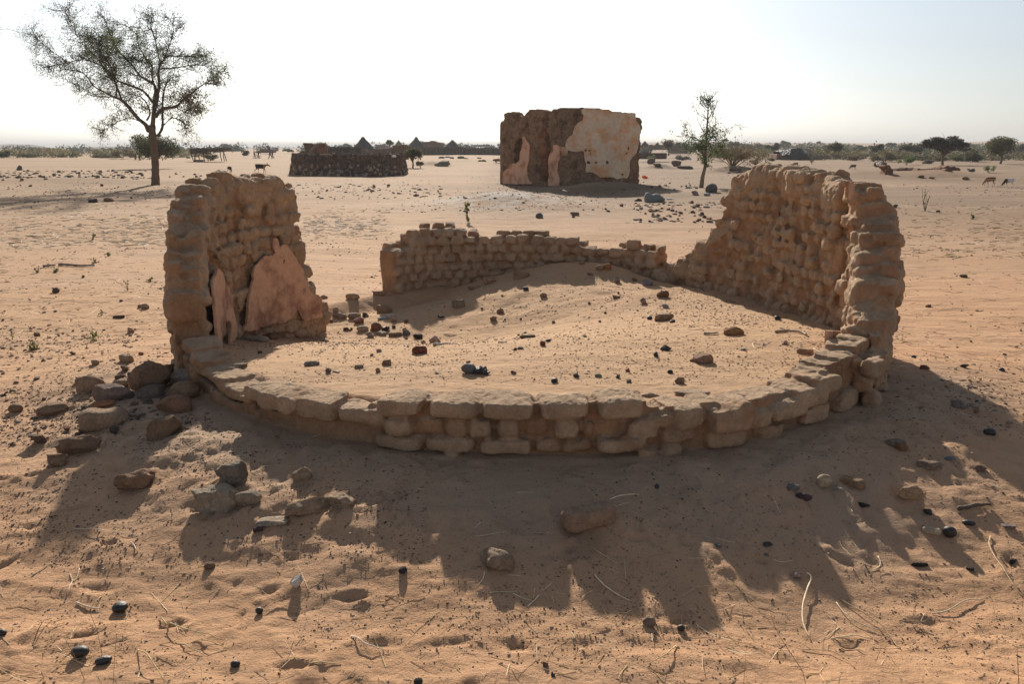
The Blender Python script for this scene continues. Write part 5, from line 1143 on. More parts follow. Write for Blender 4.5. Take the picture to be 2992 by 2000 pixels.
crumb([(2755, 522), (2762, 496), (2772, 494), (2780, 506), (2782, 523)], 49.2, .5, (.28, .16, .10), 'small upright wall piece before the longest red wall')
for i, (u, v, w) in enumerate([(2662, 494, 26), (2690, 516, 20), (2722, 520, 16), (2820, 522, 22)]): S(u, v, w, .8, 'clod', (.24, .15, .10), ['rubble lump on top of the dark inner wall', 'rubble lump on the left slope of the mound', 'rubble lump low on the mound slope', 'rubble lump at the right foot of the mound'][i], .5)
# heaps
S(1902, 474, 26, .8, 'clod', (.18, .12, .09), 'dark rubble heap left of the young green tree', .75, 0, 0, 'rubble_heap', 'rubble', sink=.1)
S(1918, 482, 26, .6, 'clod', (.18, .12, .09), 'low tail of the dark rubble heap', .35, -.4, 0, 'rubble_heap', 'rubble')
S(1975, 482, 30, .8, 'clod', (.20, .13, .1), 'red brown rubble heap behind the young green tree', .6, 0, 0, 'rubble_heap', 'rubble', sink=.1)
S(2000, 490, 44, .6, 'clod', (.18, .14, .12), 'grey rubble bank right of the red brown heap', .3, -.2, 0, 'rubble_heap', 'rubble')
S(1290, 480, 52, .7, 'clod', (.24, .20, .16), 'earth hump with grey rubbish on the far sand', .35, 0, 0, 'rubble_heap', 'rubble', sink=.3)
S(1300, 474, 26, .7, 'clod', (.16, .15, .13), 'grey rubbish on the crest of the far earth hump', .4, 0, 0, 'rubbish', 'rubbish')
for i, (u, v, w, l) in enumerate([(1290, 461, 20, 'flat green grey heap, leftmost of the far row'), (1308, 459, 16, 'tallest green grey heap of the far row'), (1322, 462, 16, 'green grey heap right of the tallest one'), (1347, 461, 24, 'long green grey heap in the middle of the far row'), (1362, 463, 14, 'last small heap of the far row'), (1401, 462, 15, 'lone grey heap left of the plastered ruin')]):
    S(u, v, w, .6, 'clod', (.15, .16, .12), l, .35, 0, 0, 'rubbish_heap', 'rubbish', group='green grey heaps before the brush fence')
# grey cloth lump and orange bag
p, t = gp(1912, 590); V, Fa = stone_geo(61, (30 * t / F, 14 * t / F, 17 * t / F), 'loaf', 4); V[:, 2] *= np.interp(V[:, 0], [-30 * t / F, 0, 30 * t / F], [1.1, 1.0, .35]); V[:, 2] += .03 * np.sin(V[:, 0] * 16 + V[:, 1] * 8)
tag(mobj('grey_sack', npmesh('grey_sack', V + np.array([0, 0, .1]), [Fa], True, np.array((.20, .21, .20)) * np.ones((len(V), 3))), M_cloth, None, p), 'slumped grey sack on the sand before the plastered ruin', 'sack')
p, t = gp(1960, 584); V, Fa = stone_geo(62, (14 * t / F, 8 * t / F, 4 * t / F), 'clod', 3); tag(mobj('pale_sack', npmesh('pale_sack', V, [Fa], True, np.array((.42, .42, .40)) * np.ones((len(V), 3))), M_cloth, None, p), 'flat pale sack right of the slumped grey sack', 'sack')
p, t = gp(1864, 588); V, Fa = stone_geo(63, (13 * t / F, 9 * t / F, 8 * t / F), 'clod', 3); tag(mobj('dry_tuft', npmesh('dry_tuft', V, [Fa], False, np.array((.08, .07, .05)) * np.ones((len(V), 3))), M_stone, None, p), 'dark dry tuft left of the slumped grey sack', 'tuft')
p, t = gp(1884, 522); V, Fa = stone_geo(64, (10 * t / F, 5 * t / F, 4.5 * t / F), 'clod', 3); V = V + .04 * vnoise(V[:, 0] * 30, V[:, 1] * 30, V[:, 2] * 30)[:, None]
M_or = mat('orange_plastic', (.85, .24, .08), rough=.5, var=(), bumps=(), trans=.35)
tag(mobj('orange_plastic_bag', npmesh('orange_plastic_bag', V + np.array([0, 0, .08]), [Fa], False), M_or, None, p), 'bright orange plastic bag right of the plastered ruin', 'plastic bag')

# ------------------------------------------------------------------ trees and bushes
LG = ((.10, .11, .055), (.13, .14, .07), (.08, .085, .045)); LD = ((.045, .055, .03), (.06, .07, .035)); LO = ((.12, .125, .055), (.15, .14, .065), (.10, .10, .05)); LB = ((.17, .13, .08), (.13, .11, .07), (.20, .15, .09)); LGR = ((.10, .11, .09), (.08, .09, .075))
def shrub(u, vb, w, h, Y, label, cols=LG, n=500, trunk=.25, name='bush', cat='bush', group=None, seed=None, shape='round', dens=1.0, bark=(.14, .10, .075), ls=None, nb=9):
    """crown of leaf clumps on forked stems; w, h in photo pixels, base at pixel (u, vb) and distance Y"""
    rs = np.random.RandomState(seed or int(u * 7 + vb)); s = pxm(Y) * 1.0; base = zat(u, vb, Y); g = hz(base[0], base[1])
    if Y < 130: base[2] = g
    W_, H_ = w * s / 2, h * s
    o = empty(name, base, label, cat, group); st = MB(); lf = MB(); ct = []
    z0 = H_ * trunk
    for i in range(nb):
        a = rs.uniform(0, 6.3); q = rs.uniform(.05, 1) ** .5
        if shape == 'flat': c = np.array([math.cos(a) * q * W_ * .85, math.sin(a) * q * W_ * .85, z0 + (H_ - z0) * (rs.uniform(.45, .9) - .25 * q * q)])
        elif shape == 'cone': zf = rs.uniform(.1, .95); c = np.array([math.cos(a) * q * W_ * (1 - .6 * zf), math.sin(a) * q * W_ * (1 - .6 * zf), z0 + (H_ - z0) * zf])
        elif shape == 'fan': c = np.array([math.cos(a) * q * W_, math.sin(a) * q * W_, H_ * rs.uniform(.55, .98) * (1 - .35 * q)])
        else: c = np.array([math.cos(a) * q * W_ * .75, math.sin(a) * q * W_ * .75, z0 + (H_ - z0) * (.15 + .7 * rs.rand() * (1 - .4 * q))])
        ct.append(c); m = c * np.array([.35, .35, .55]) + np.array([0, 0, z0 * .45]) * (trunk > .2) + rs.randn(3) * W_ * .05
        r = max(H_ * .016, .012) * (1.6 if trunk > .2 else 1); Q = spline([[0, 0, z0 * .8 if trunk > .2 else -.1], m, c], 4); tube(st, Q, np.linspace(r, r * .25, len(Q)), 4, bark, cap=False)
        for k in range(3 if shape != 'fan' else 7):
            e = c + rs.randn(3) * np.array([W_, W_, H_ * .5]) * .22; tube(st, spline([m, (m + e) / 2 + rs.randn(3) * W_ * .05, e], 3), np.linspace(r * .4, r * .12, 7), 3, bark, cap=False)
    if trunk > .2: tube(st, spline([[0, 0, -.15], [rs.uniform(-.04, .04) * H_, 0, z0 * .6], [0, 0, z0 * 1.25]], 4), np.linspace(H_ * .045, H_ * .028, 9), 7, bark)
    mobj('trunk' if trunk > .2 else 'stems', st.mesh('stems'), M_bark, o)
    n = int(n * 1.7)
    if n:
        P = []; ct = np.array(ct); k = rs.randint(0, len(ct), n); rad = np.array([W_ * .36, W_ * .36, (H_ - z0) * (.26 if shape != 'flat' else .13)]) * dens
        d = rs.randn(n, 3); d /= np.linalg.norm(d, axis=1)[:, None]; P = ct[k] + d * rad * (rs.rand(n, 1) ** .45)
        P = P[(P[:, 2] > .02 * H_)]; leafquads(lf, P, max((ls or 0) * 1.15, s * 4.2), rs, cols); mobj('crown', lf.mesh('crown', False), M_leaf, o)
    return o
T = lambda *a, **k: shrub(*a, **dict(dict(name='tree', cat='tree', trunk=.3), **k))
# left skyline
shrub(4, 460, 56, 22, 132, 'dark bush at the left edge of the skyline', LD, 700, .05)
shrub(38, 459, 26, 11, 190, 'small grey bush right of the dark edge bush', LGR, 300, .05)
shrub(85, 460, 60, 11, 150, 'low olive bush bank below the left hill', LO, 450, .05)
T(108, 459, 34, 18, 250, 'grey rounded tree below the left hill', LGR, 450)
T(133, 459, 25, 25, 205, 'dark green upright tree below the left hill', LG, 500)
shrub(157, 459, 26, 18, 190, 'light green bush right of the dark upright tree', LO, 350, .05)
shrub(183, 460, 56, 14, 160, 'brownish bush bank left of the grey dome tree', LB, 450, .05)
T(228, 460, 84, 25, 330, 'wide grey blue dome shaped tree on the left skyline', LGR, 1100, trunk=.1, nb=14)
T(289, 459, 38, 22, 240, 'round topped grey tree left of the brown bush', LGR, 500)
shrub(312, 463, 92, 15, 150, 'long low olive brown bush bank left of the acacia', LO + LB, 700, .05, nb=14)
shrub(358, 465, 62, 27, 142, 'brown feathery bush beside the bushy tree', LB, 600, .08, shape='fan')
T(458, 494, 142, 118, 72, 'bushy green tree standing directly behind the big acacia', LG, 4200, trunk=.26, nb=22, ls=.11, dens=.95)
T(572, 474, 24, 42, 108, 'thin pale tree at the left post of the shelter', LGR, 260, trunk=.5, nb=7)
T(676, 453, 80, 37, 330, 'big grey two humped tree behind the shelter', LGR, 1500, trunk=.1, nb=16)
T(628, 453, 66, 22, 330, 'lower grey tree joined left of the two humped tree', LGR, 700, trunk=.1)
shrub(622, 463, 44, 20, 125, 'greenish bush seen through the shelter', LO, 400, .05)
shrub(714, 455, 38, 17, 150, 'dusty round bush on the sand right of the shelter', LGR + LB, 300, .05)
shrub(783, 440, 20, 16, 230, 'bare little tree above the distant brown building', LGR, 70, .3, 'tree', 'tree')
shrub(797, 445, 26, 14, 260, 'grey bush right of the distant brown building', LGR, 300, .05)
shrub(842, 444, 34, 10, 240, 'low dark bush left of the mud ruin', LG, 300, .05)
T(948, 446, 56, 31, 300, 'grey tree rising behind the redder mud block', LGR, 800, trunk=.1)
T(1008, 440, 46, 20, 310, 'grey tree left of the largest thatched cone', LGR, 500, trunk=.1)
T(1018, 458, 18, 26, 118, 'bare forked tree in front of the brush fence', LGR, 12, trunk=.4, bark=(.34, .25, .17), nb=6)
T(1139, 434, 26, 29, 210, 'feathery green tree above the compound wall', LG, 320)
T(1206, 491, 62, 62, 74, 'small green tree at the right end of the drystone ring', LO, 1100, trunk=.32, ls=.1, nb=14)
shrub(1228, 480, 30, 22, 73, 'dry grey twiggy bush leaning beside the small green tree', LB, 130, .05, shape='fan')
shrub(1450, 474, 26, 14, 92, 'dry twiggy bush on the sand left of the plastered ruin', LB, 110, .03, shape='fan')
shrub(1410, 473, 28, 4, 95, 'flat green patch of plants left of the plastered ruin', LO, 90, .03)
shrub(1344, 430, 0.1, 0.1, 300, 'x') if False else None
T(1410, 428, 70, 6, 420, 'pale far tree line left of the plastered ruin', LGR, 500, trunk=.05, nb=16)
shrub(1466, 424, 20, 4, 420, 'far grey scrub next to the ruin edge', LGR, 90, .05)
# right of ruin
shrub(1904, 462, 34, 24, 104, 'bright green plants growing over the low dark wall', ((.16, .22, .07), (.2, .24, .09)), 160, .1)
T(1953, 453, 42, 52, 150, 'thin grey brown tree before the dark village wall', LB, 420, trunk=.35, nb=14, dens=1.1)
T(1920, 428, 10, 11, 260, 'little round tree above the village wall', LB, 90)
shrub(2140, 501, 132, 88, 63, 'large dry leafless bush behind the young green tree', LB, 420, .03, shape='fan', nb=34, bark=(.27, .19, .11), ls=.05)
shrub(2212, 498, 60, 40, 66, 'smaller dry bush merging with the large dry bush at right', LB, 240, .03, shape='fan', nb=16, bark=(.25, .18, .11), ls=.05)
shrub(1995, 459, 60, 18, 120, 'grey scrub left of the young green tree', LGR, 350, .05)
T(2120, 418, 18, 12, 420, 'lone tree standing above the skyline behind the dry bush', LGR, 200)
T(2140, 436, 40, 26, 300, 'dark tree behind the large dry bush', LGR, 500)
T(2208, 445, 62, 30, 290, 'grey tree mass right of the large dry bush', LGR, 900, trunk=.1, nb=14)
T(2254, 443, 42, 31, 200, 'dark green tree left above the tarp covered hut', LD, 700, trunk=.15)
T(2297, 432, 44, 24, 350, 'rounded grey tree above the tarp covered hut', LGR, 700, trunk=.15)
shrub(2250, 462, 120, 26, 150, 'olive scrub bank left of the tarp covered hut', LO + LB, 800, .04, nb=18)
shrub(2392, 424, 14, 12, 380, 'small grey tree behind the low flat roof', LGR, 120, .2, 'tree', 'tree')
shrub(2357, 449, 26, 14, 160, 'brown bush touching the right side of the tarp hut', LB + LG, 260, .05)
T(2435, 457, 54, 45, 140, 'bushy dark green tree in the middle of the right scrub', LG, 1300, trunk=.18, nb=16)
shrub(2385, 466, 96, 22, 126, 'pale grey scrub right of the tarp hut', LGR + LB, 700, .04, nb=16)
shrub(2500, 472, 62, 20, 118, 'rounded brown scrub below the bushy dark tree', LB, 500, .04, nb=12)
T(2475, 449, 30, 16, 210, 'grey bush right of the bushy dark tree', LGR, 350, trunk=.1)
T(2508, 446, 50, 24, 240, 'loose grey tree group right of the bushy dark tree', LGR, 700, trunk=.1)
shrub(2533, 458, 44, 14, 150, 'dark shack roof overgrown with scrub', LB, 250, .04)
T(2568, 452, 50, 32, 160, 'dark green domed tree right of centre skyline', LD, 900, trunk=.1, nb=12)
T(2603, 434, 34, 20, 330, 'grey blue tree on the ridge right of the domed tree', LGR, 450, trunk=.1)
shrub(2585, 474, 84, 34, 112, 'wide brown green bush above the red pillar', LO + LB, 1000, .04, nb=16)
T(2648, 458, 42, 42, 150, 'tall olive brown tree left of the umbrella acacia', ((.08, .075, .04), (.06, .065, .035)), 900, trunk=.1, nb=12)
T(2682, 458, 42, 40, 152, 'dark green tree close left of the umbrella acacia', LD, 900, trunk=.1, nb=12)
shrub(2648, 487, 46, 28, 88, 'bright green leafy bush before the umbrella acacia', ((.15, .20, .06), (.12, .17, .05)), 420, .05, shape='fan')
shrub(2712, 479, 42, 13, 97, 'pale grey bush left of the umbrella acacia trunk', LGR + LB, 300, .03)
shrub(2690, 468, 60, 18, 120, 'grey green scrub behind the pale grey bush', LGR, 400, .03)
T(2754, 483, 128, 88, 89.4, 'wide umbrella shaped acacia with a dark layered crown', ((.055, .05, .04), (.075, .065, .045), (.045, .042, .035)), 5200, trunk=.36, shape='flat', nb=46, ls=.09, dens=.8)
shrub(2798, 476, 76, 24, 112, 'yellowish green scrub under the umbrella acacia', LO, 700, .03, nb=14)
shrub(2748, 474, 40, 14, 112, 'low green scrub behind the umbrella acacia trunk', LO, 300, .03)
T(2842, 474, 60, 36, 108, 'dense olive bush right of the umbrella acacia', ((.09, .085, .045), (.07, .07, .035)), 1200, trunk=.05, nb=14)
T(2830, 448, 50, 20, 250, 'grey trees behind the dense olive bush', LGR, 500, trunk=.1)
T(2922, 480, 96, 80, 94, 'olive green tree with a feathery crown at far right', LO, 3000, trunk=.34, nb=24, ls=.1, dens=1.0)
T(2978, 452, 60, 40, 190, 'darker trees behind the olive tree at the right edge', LG + LGR, 900, trunk=.05, nb=14)
shrub(2890, 492, 30, 26, 62, 'small bright green plant left of the olive tree shadow', ((.13, .18, .06),), 130, .05, shape='fan')
shrub(2838, 497, 22, 14, 64, 'grey dry tuft right of the mound wall', LGR, 110, .03)
shrub(2908, 472, 26, 8, 120, 'low scrub at the olive tree trunk', LO, 120, .03)
shrub(2570, 492, 40, 20, 78, 'pale dusty bush hung with white plastic above the red pillar', LGR + LO, 330, .03)
for i, (u, v) in enumerate([(2564, 480), (2571, 478)]):
    mb = MB(); mb.add(ICO[1][0] * .14 + zat(u, v, 76.5), ICO[1][1], (.8, .8, .8)); tag(mobj('plastic_bag', mb.mesh('plastic_bag'), M_cloth), ['left white plastic scrap caught in the pale dusty bush', 'right white plastic scrap caught in the pale dusty bush'][i], 'plastic bag')
shrub(2372, 483, 12, 14, 95, 'thin bare sprig on the far sand right of the tarp hut', LB, 14, .03, shape='fan')
shrub(2252, 470, 26, 10, 118, 'small dry scrub below the olive scrub bank', LB, 120, .03)
shrub(2480, 466, 60, 8, 122, 'low pale scrub strip between dark trees and sand', LGR, 200, .03)
def scrub_band(n, u0, u1, Y0, Y1, hr, cols, seed, nl=130):
    rs = np.random.RandomState(seed); lf = MB()
    P = []
    for i in range(n):
        Y = rs.uniform(Y0, Y1); u = rs.uniform(u0, u1); x = ray(u, 430)[0] / ray(u, 430)[1] * Y; h = rs.uniform(*hr); r = h * rs.uniform(.8, 1.8)
        d = rs.randn(nl, 3); d /= np.linalg.norm(d, axis=1)[:, None]; q = d * np.array([r, r, h * .6]) * (rs.rand(nl, 1) ** .4) + np.array([x, Y, hz(x, Y) + h * .45]); P.append(q)
    leafquads(lf, np.concatenate(P), Y0 * .0027, rs, cols); tag(mobj('scrub', lf.mesh('scrub', False), M_leaf), kind='stuff')
scrub_band(52, -60, 600, 150, 200, (.8, 1.9), tuple(tuple(q * 1.35 for q in c) for c in LO + LB), 301)
scrub_band(60, -60, 1450, 230, 330, (1.5, 3.2), LGR, 302)
scrub_band(70, 2060, 2640, 128, 190, (.8, 1.7), LB + LO, 303)
scrub_band(80, 1860, 3060, 210, 320, (1.2, 3.0), LGR + LG, 304)
scrub_band(60, 2600, 3060, 115, 160, (.8, 1.6), LB + LO + LGR, 305)
scrub_band(45, 1900, 3060, 330, 520, (1.5, 3.5), LGR, 306)
# scrub mass on the far ridge and plain
rs = np.random.RandomState(77); lf = MB(); P = []
for i in range(170):
    Y = rs.uniform(260, 900); X = rs.uniform(-.15, .85) * Y if rs.rand() < .8 else rs.uniform(-.8, -.15) * Y; r = rs.uniform(.8, 2.2); q = rs.randn(14, 3) * np.array([r, r, r * .4]) + np.array([X, Y, hz(X, Y) + r * .7]); P.append(q)
leafquads(lf, np.concatenate(P), 1.3, rs, LGR + LG); tag(mobj('scrub', lf.mesh('scrub', False), M_leaf), kind='stuff')
# ridge on the right and hills on the left
def ridge(name, prof_, Y, depth, col, bot=-3):
    us = np.arange(prof_[0][0], prof_[-1][0] + 1, 12.); vs = np.interp(us, [a for a, b in prof_], [b for a, b in prof_]); rows = []
    for k, f in enumerate([0, .25, .55, .8, 1.0, .9, .6]):
        Yk = Y + depth * (k / 4.0 - 1); p = np.array([zat(u, v, Y) for u, v in zip(us, vs)]); z = bot + (p[:, 2] - bot) * f + (.04 * depth * .1 * fbm(us * .02, k * .7, 0, 3, 5) if k not in (4,) else 0)
        rows.append(np.column_stack([p[:, 0] * Yk / Y, np.full(len(us), Yk), z]))
    V = np.concatenate(rows); n = len(us); ii = (np.arange(6)[:, None] * n + np.arange(n - 1)[None]).ravel()
    tag(mobj(name, npmesh(name, V, [np.stack([ii, ii + 1, ii + n + 1, ii + n], 1)], True, np.array(col) * np.ones((len(V), 3))), M_farmud), kind='structure')
ridge('far_ridge', [(1440, 431), (1700, 424), (1880, 417), (1960, 414), (2060, 415), (2150, 418), (2400, 417), (2560, 419), (2700, 417), (2860, 414), (2900, 411), (3000, 414), (3300, 418)], 800, 260, (.36, .25, .18))
ridge('hills', [(-400, 424), (-100, 421), (0, 422), (35, 421), (100, 423), (118, 426), (130, 428), (145, 433), (160, 434), (170, 436), (190, 435), (245, 434), (255, 431), (264, 429), (300, 428), (330, 429), (342, 427), (388, 427), (430, 429), (520, 432), (600, 433), (760, 430), (800, 428), (860, 431), (980, 434)], 1100, 260, (.11, .10, .11))

# ------------------------------------------------------------------ the big acacia
rs = np.random.RandomState(12); YT = 41.5
def Tz(x, y, Y): return zat(x / 2.613, y / 2.613, Y)
tb, t_ = gp(455, 541); YT = tb[1]
K = 1 / 2.613 * pxm(YT)
ac = empty('acacia_tree', tb, 'big spreading acacia with sparse leaves at the left', 'tree')
LIMBS = [([(1188, 1420), (1186, 1300), (1182, 1200), (1172, 1100), (1165, 1030), (1162, 955)], [40, 33, 31, 32, 33, 27], 0),
 ([(1140, 1000), (1110, 950), (1050, 900), (985, 820), (930, 765), (870, 740), (800, 705), (720, 660), (660, 580), (600, 540), (500, 530)], [24, 20, 17, 15, 13, 10, 8, 6, 5, 3, 2], 1.5),
 ([(870, 740), (760, 735), (680, 700), (590, 650)], [5, 4, 3, 2], -1.5),
 ([(930, 765), (890, 660), (860, 590), (790, 510), (700, 470), (640, 450), (510, 480), (420, 498), (360, 512)], [9, 8, 7, 6, 5, 4, 3, 2, 1.5], -1.0),
 ([(890, 740), (880, 620), (820, 560), (770, 480), (680, 380), (620, 300), (540, 230)], [6, 5, 5, 4, 3, 2, 1.5], 2.0),
 ([(1165, 780), (1100, 700), (1040, 670), (960, 640), (880, 600), (840, 500), (800, 430), (760, 330), (700, 280)], [11, 10, 9, 8, 7, 5, 4, 3, 2], -2.2),
 ([(1165, 970), (1175, 850), (1182, 760), (1185, 660), (1120, 610), (1060, 570), (1020, 510), (960, 450), (900, 380), (870, 320), (830, 230), (795, 130)], [22, 18, 16, 13, 10, 8, 7, 6, 5, 4, 2.5, 1.5], .5),
 ([(1190, 700), (1160, 580), (1160, 510), (1120, 450), (1060, 350), (1040, 260), (960, 190)], [9, 8, 7, 5, 4, 3, 2], 2.4),
 ([(1175, 860), (1200, 760), (1215, 650), (1210, 560), (1225, 490), (1280, 430), (1340, 430), (1450, 430), (1560, 420)], [14, 13, 12, 10, 8, 6, 4, 3, 2], -.8),
 ([(1225, 490), (1200, 380), (1180, 280), (1150, 200), (1160, 150)], [6, 5, 4, 2.5, 1.5], 1.2),
 ([(1230, 520), (1330, 520), (1440, 500), (1560, 500), (1640, 540), (1720, 560)], [6, 5, 4, 3, 2, 1.5], 1.6),
 ([(1210, 490), (1250, 450), (1300, 320), (1325, 220), (1295, 140)], [6, 5, 4, 3, 1.5], -2.0),
 ([(1190, 890), (1240, 830), (1340, 815), (1400, 760), (1480, 700), (1560, 640), (1640, 640)], [14, 12, 11, 8, 6, 4, 2], -1.2),
 ([(1205, 1040), (1240, 970), (1240, 860), (1245, 740), (1265, 650), (1300, 600)], [12, 11, 9, 8, 6, 4], .8),
 ([(1400, 760), (1480, 790), (1540, 870)], [5, 3, 1.5], -1.5), ([(1340, 815), (1400, 850), (1450, 830)], [5, 3, 2], .5),
 ([(1120, 950), (1000, 905), (900, 930), (820, 980), (790, 1000)], [6, 4, 3, 2, 1.5], 1.0),
 ([(1120, 920), (1145, 860), (1100, 760), (1010, 720), (960, 740)], [8, 7, 5, 4, 2], 1.5),
 ([(1245, 960), (1320, 900), (1400, 940), (1420, 980)], [5, 4, 2.5, 1.5], 1.2), ([(1060, 570), (1080, 480), (1070, 470)], [4, 3, 2], .5),
 ([(520, 480), (410, 400), (320, 330), (265, 270)], [3, 2, 1.5, 1], -1.5), ([(560, 240), (535, 160), (510, 115), (490, 75)], [2, 1.5, 1.2, .8], 1.5)]
trk = MB(); tw = MB(); starts = []
for pts, rad, dy in LIMBS:
    n = len(pts); w = np.linspace(0, 1, n); P = np.array([Tz(x, y, YT + dy * (1 if n > 6 else .8) * q ** 1.0) for (x, y), q in zip(pts, w)]); Q = spline(P, 4)
    if len(rad) == n: R_ = np.interp(np.linspace(0, n - 1, len(Q)), np.arange(n), rad) * K * .88
    R_ = np.maximum(R_, .015); R_ = R_ * (1 + .07 * rs.randn(len(Q)))
    tube(trk, Q - tb, R_, 8 if rad[0] > 8 else 5, (.17, .12, .085) if rad[0] > 20 else (.12, .09, .065))
    for i in range(3, len(Q)):
        if R_[i] < 10 * K: starts += [(Q[i], Q[i] - Q[i - 2])] * (2 if R_[i] > 4 * K else 3)
LEAF = []
def grow(p, d, L, r, lev):
    n = 4; P = [p]; d = d / (np.linalg.norm(d) + 1e-9)
    for i in range(n): d = d + rs.randn(3) * .28 + np.array([0, 0, .04]); d /= np.linalg.norm(d); P.append(P[-1] + d * L / n)
    P = np.array(P); tube(tw, P - tb, np.linspace(r, r * .5, n + 1), 3, (.11, .085, .06), cap=False)
    for q in P[1:]: LEAF.append((q, lev))
    if lev < 3:
        for k in range(rs.randint(1, 4) if lev < 2 else rs.randint(0, 3)):
            i = rs.randint(1, n + 1); dd = d + rs.randn(3) * .9; grow(P[i], dd, L * rs.uniform(.5, .8), r * .65, lev + 1)
for p, d in starts:
    if rs.rand() < .95: grow(p, d / np.linalg.norm(d) + rs.randn(3) * .85, rs.uniform(.4, .95), .014, 0)
mobj('trunk', trk.mesh('trunk'), M_bark, ac)
LP = np.array([q for q, l in LEAF]); zu = 1496 + F * LP[:, 0] / (LP[:, 1] * math.cos(PITCH) + (CZ - LP[:, 2]) * math.sin(PITCH))
zv = zu * 2.613; zy = (1000 - F * np.tan(np.arctan2(LP[:, 2] - CZ, LP[:, 1]) + PITCH)) * 2.613
den = .45 + 1.0 * gauss(zv, zy, 830, 330, 190, 130) + .6 * gauss(zv, zy, 1050, 790, 90, 90) + .5 * gauss(zv, zy, 1450, 740, 190, 110) + .3 * fbm(LP[:, 0] * .9, LP[:, 2] * .9, 0, 2, 4)
cnt = np.clip(np.floor(den * 2.6 + rs.rand(len(LP))), 0, 12).astype(int); LL = np.repeat(LP, cnt, 0); br = np.repeat(gauss(zv, zy, 1050, 790, 110, 110) + gauss(zv, zy, 1480, 740, 200, 120), cnt) > .45
LL = LL + rs.randn(len(LL), 3) * .10
leafquads(tw, LL[~br] - tb, .05, rs, ((.12, .14, .055), (.16, .18, .07), (.11, .12, .06))); leafquads(tw, LL[br] - tb, .06, rs, ((.15, .115, .065), (.12, .10, .055)))
mobj('crown', tw.mesh('crown', False), M_leaf, ac); print('acacia leaves', len(LL), 'twigs', len(LEAF))
# young green tree
yb, t_ = gp(2050, 549); YY = yb[1]; yt = empty('young_tree', yb, 'slim young tree with green lower crown behind the tall right wall', 'tree'); trk = MB(); tw = MB()
def Yz(x, y, dy=0): return zat(1950 + x / 2.2514, 250 + y / 2.2514, YY + dy)
main = spline([Yz(222, 675), Yz(232, 600), Yz(248, 530), Yz(250, 450), Yz(256, 350), Yz(262, 250), Yz(268, 150), Yz(270, 90)], 4)
tube(trk, main - yb, np.interp(np.arange(len(main)), [0, 6, len(main)], [.11, .075, .012]) , 7, (.24, .18, .13)); LEAF = []; rs = np.random.RandomState(5)
def grow2(p, d, L, r, lev):
    n = 4; P = [p]; d = d / np.linalg.norm(d)
    for i in range(n): d = d + rs.randn(3) * .2 + np.array([0, 0, .05]); d /= np.linalg.norm(d); P.append(P[-1] + d * L / n)
    P = np.array(P); tube(tw, P - yb, np.linspace(r, r * .5, n + 1), 3, (.15, .12, .08), cap=False); LEAF.extend([q for q in P[1:]])
    if lev < 2:
        for k in range(rs.randint(2, 4)): grow2(P[rs.randint(1, n + 1)], d + rs.randn(3) * .7, L * rs.uniform(.4, .7), r * .6, lev + 1)
zb_, zt_ = main[9][2], main[-1][2]
for i in range(46):
    f = rs.rand(); k = int(9 + f * (len(main) - 10)); a = rs.uniform(0, 6.3); L = np.interp(f, [0, .25, .6, 1], [1.0, 1.15, .9, .35]) * rs.uniform(.6, 1.2); grow2(main[k], np.array([math.cos(a), math.sin(a), .25 + .7 * f]), L, .018, 0)
L2 = np.array(LEAF); f = (L2[:, 2] - zb_) / (zt_ - zb_); pr = np.interp(f, [-.3, 0, .1, .45, .6, 1], [1, 3.0, 4, 3.5, .5, .15]); c = np.floor(pr + rs.rand(len(L2))).astype(int); LL = np.repeat(L2, c, 0) + rs.randn(int(c.sum()), 3) * .06
mobj('trunk', trk.mesh('trunk'), M_bark, yt); leafquads(tw, LL - yb, .075, rs, ((.09, .14, .04), (.12, .17, .05), (.07, .10, .035))); mobj('crown', tw.mesh('crown', False), M_leaf, yt)

# ------------------------------------------------------------------ shelter
sb = zat(620, 472, 108); sh = empty('shelter', (0, 0, 0), 'open sun shelter of crooked poles with a ragged brush roof', 'shelter')
def pole(pts, r=.06, Y=108, col=(.17, .12, .09)):
    mb = MB(); P = np.array([zat(540 + a / 7.33, 400 + b / 7.33, Y) for a, b in pts]); tube(mb, spline(P, 3), r, 5, col); return mobj('pole', mb.mesh('pole'), M_bark, sh)
for pts, Y in [([(100, 275), (150, 420), (195, 530)], 107), ([(240, 330), (215, 430), (205, 540)], 108), ([(315, 330), (300, 420), (325, 520)], 110), ([(470, 300), (480, 400), (505, 520)], 107.5), ([(560, 300), (535, 400), (550, 530)], 110), ([(755, 270), (765, 400), (795, 515)], 107.5), ([(800, 290), (860, 400), (895, 520)], 106.8), ([(850, 280), (830, 400), (850, 520)], 110), ([(730, 210), (770, 270)], 108), ([(870, 210), (850, 270)], 108)]: pole(pts, .06, Y)
for j, (pl_, z) in enumerate([([(230, 290), (300, 262), (400, 265), (400, 330), (340, 350), (240, 330)], 0), ([(420, 250), (640, 240), (860, 258), (865, 285), (760, 300), (560, 305), (430, 320)], 0)]):
    rs = np.random.RandomState(j); mb = MB(); us = [540 + a / 7.33 for a, b in pl_]; vs = [400 + b / 7.33 for a, b in pl_]
    for i in range(230): a = zat(rs.uniform(min(us), max(us)), rs.uniform(min(vs) + 1, max(vs) - 1.5), 108 + rs.uniform(-1.4, 1.6)); b = a + np.array([rs.uniform(-.9, .9), rs.uniform(-.8, .8), rs.uniform(-.15, .15)]); tube(mb, np.array([a, (a + b) / 2 + rs.randn(3) * .05, b]), rs.uniform(.03, .08), 3, np.array((.15, .10, .07)) * rs.uniform(.6, 1.3), cap=False)
    mobj('brush_roof', mb.mesh('brush_roof', False), M_thatch, sh)
mb = MB(); box(mb, zat(581, 470, 108), (.5, .3, .14), None, (.2, .15, .1)); tag(mobj('low_bench', mb.mesh('low_bench', False), M_bark), 'low log bench under the left part of the shelter', 'bench')
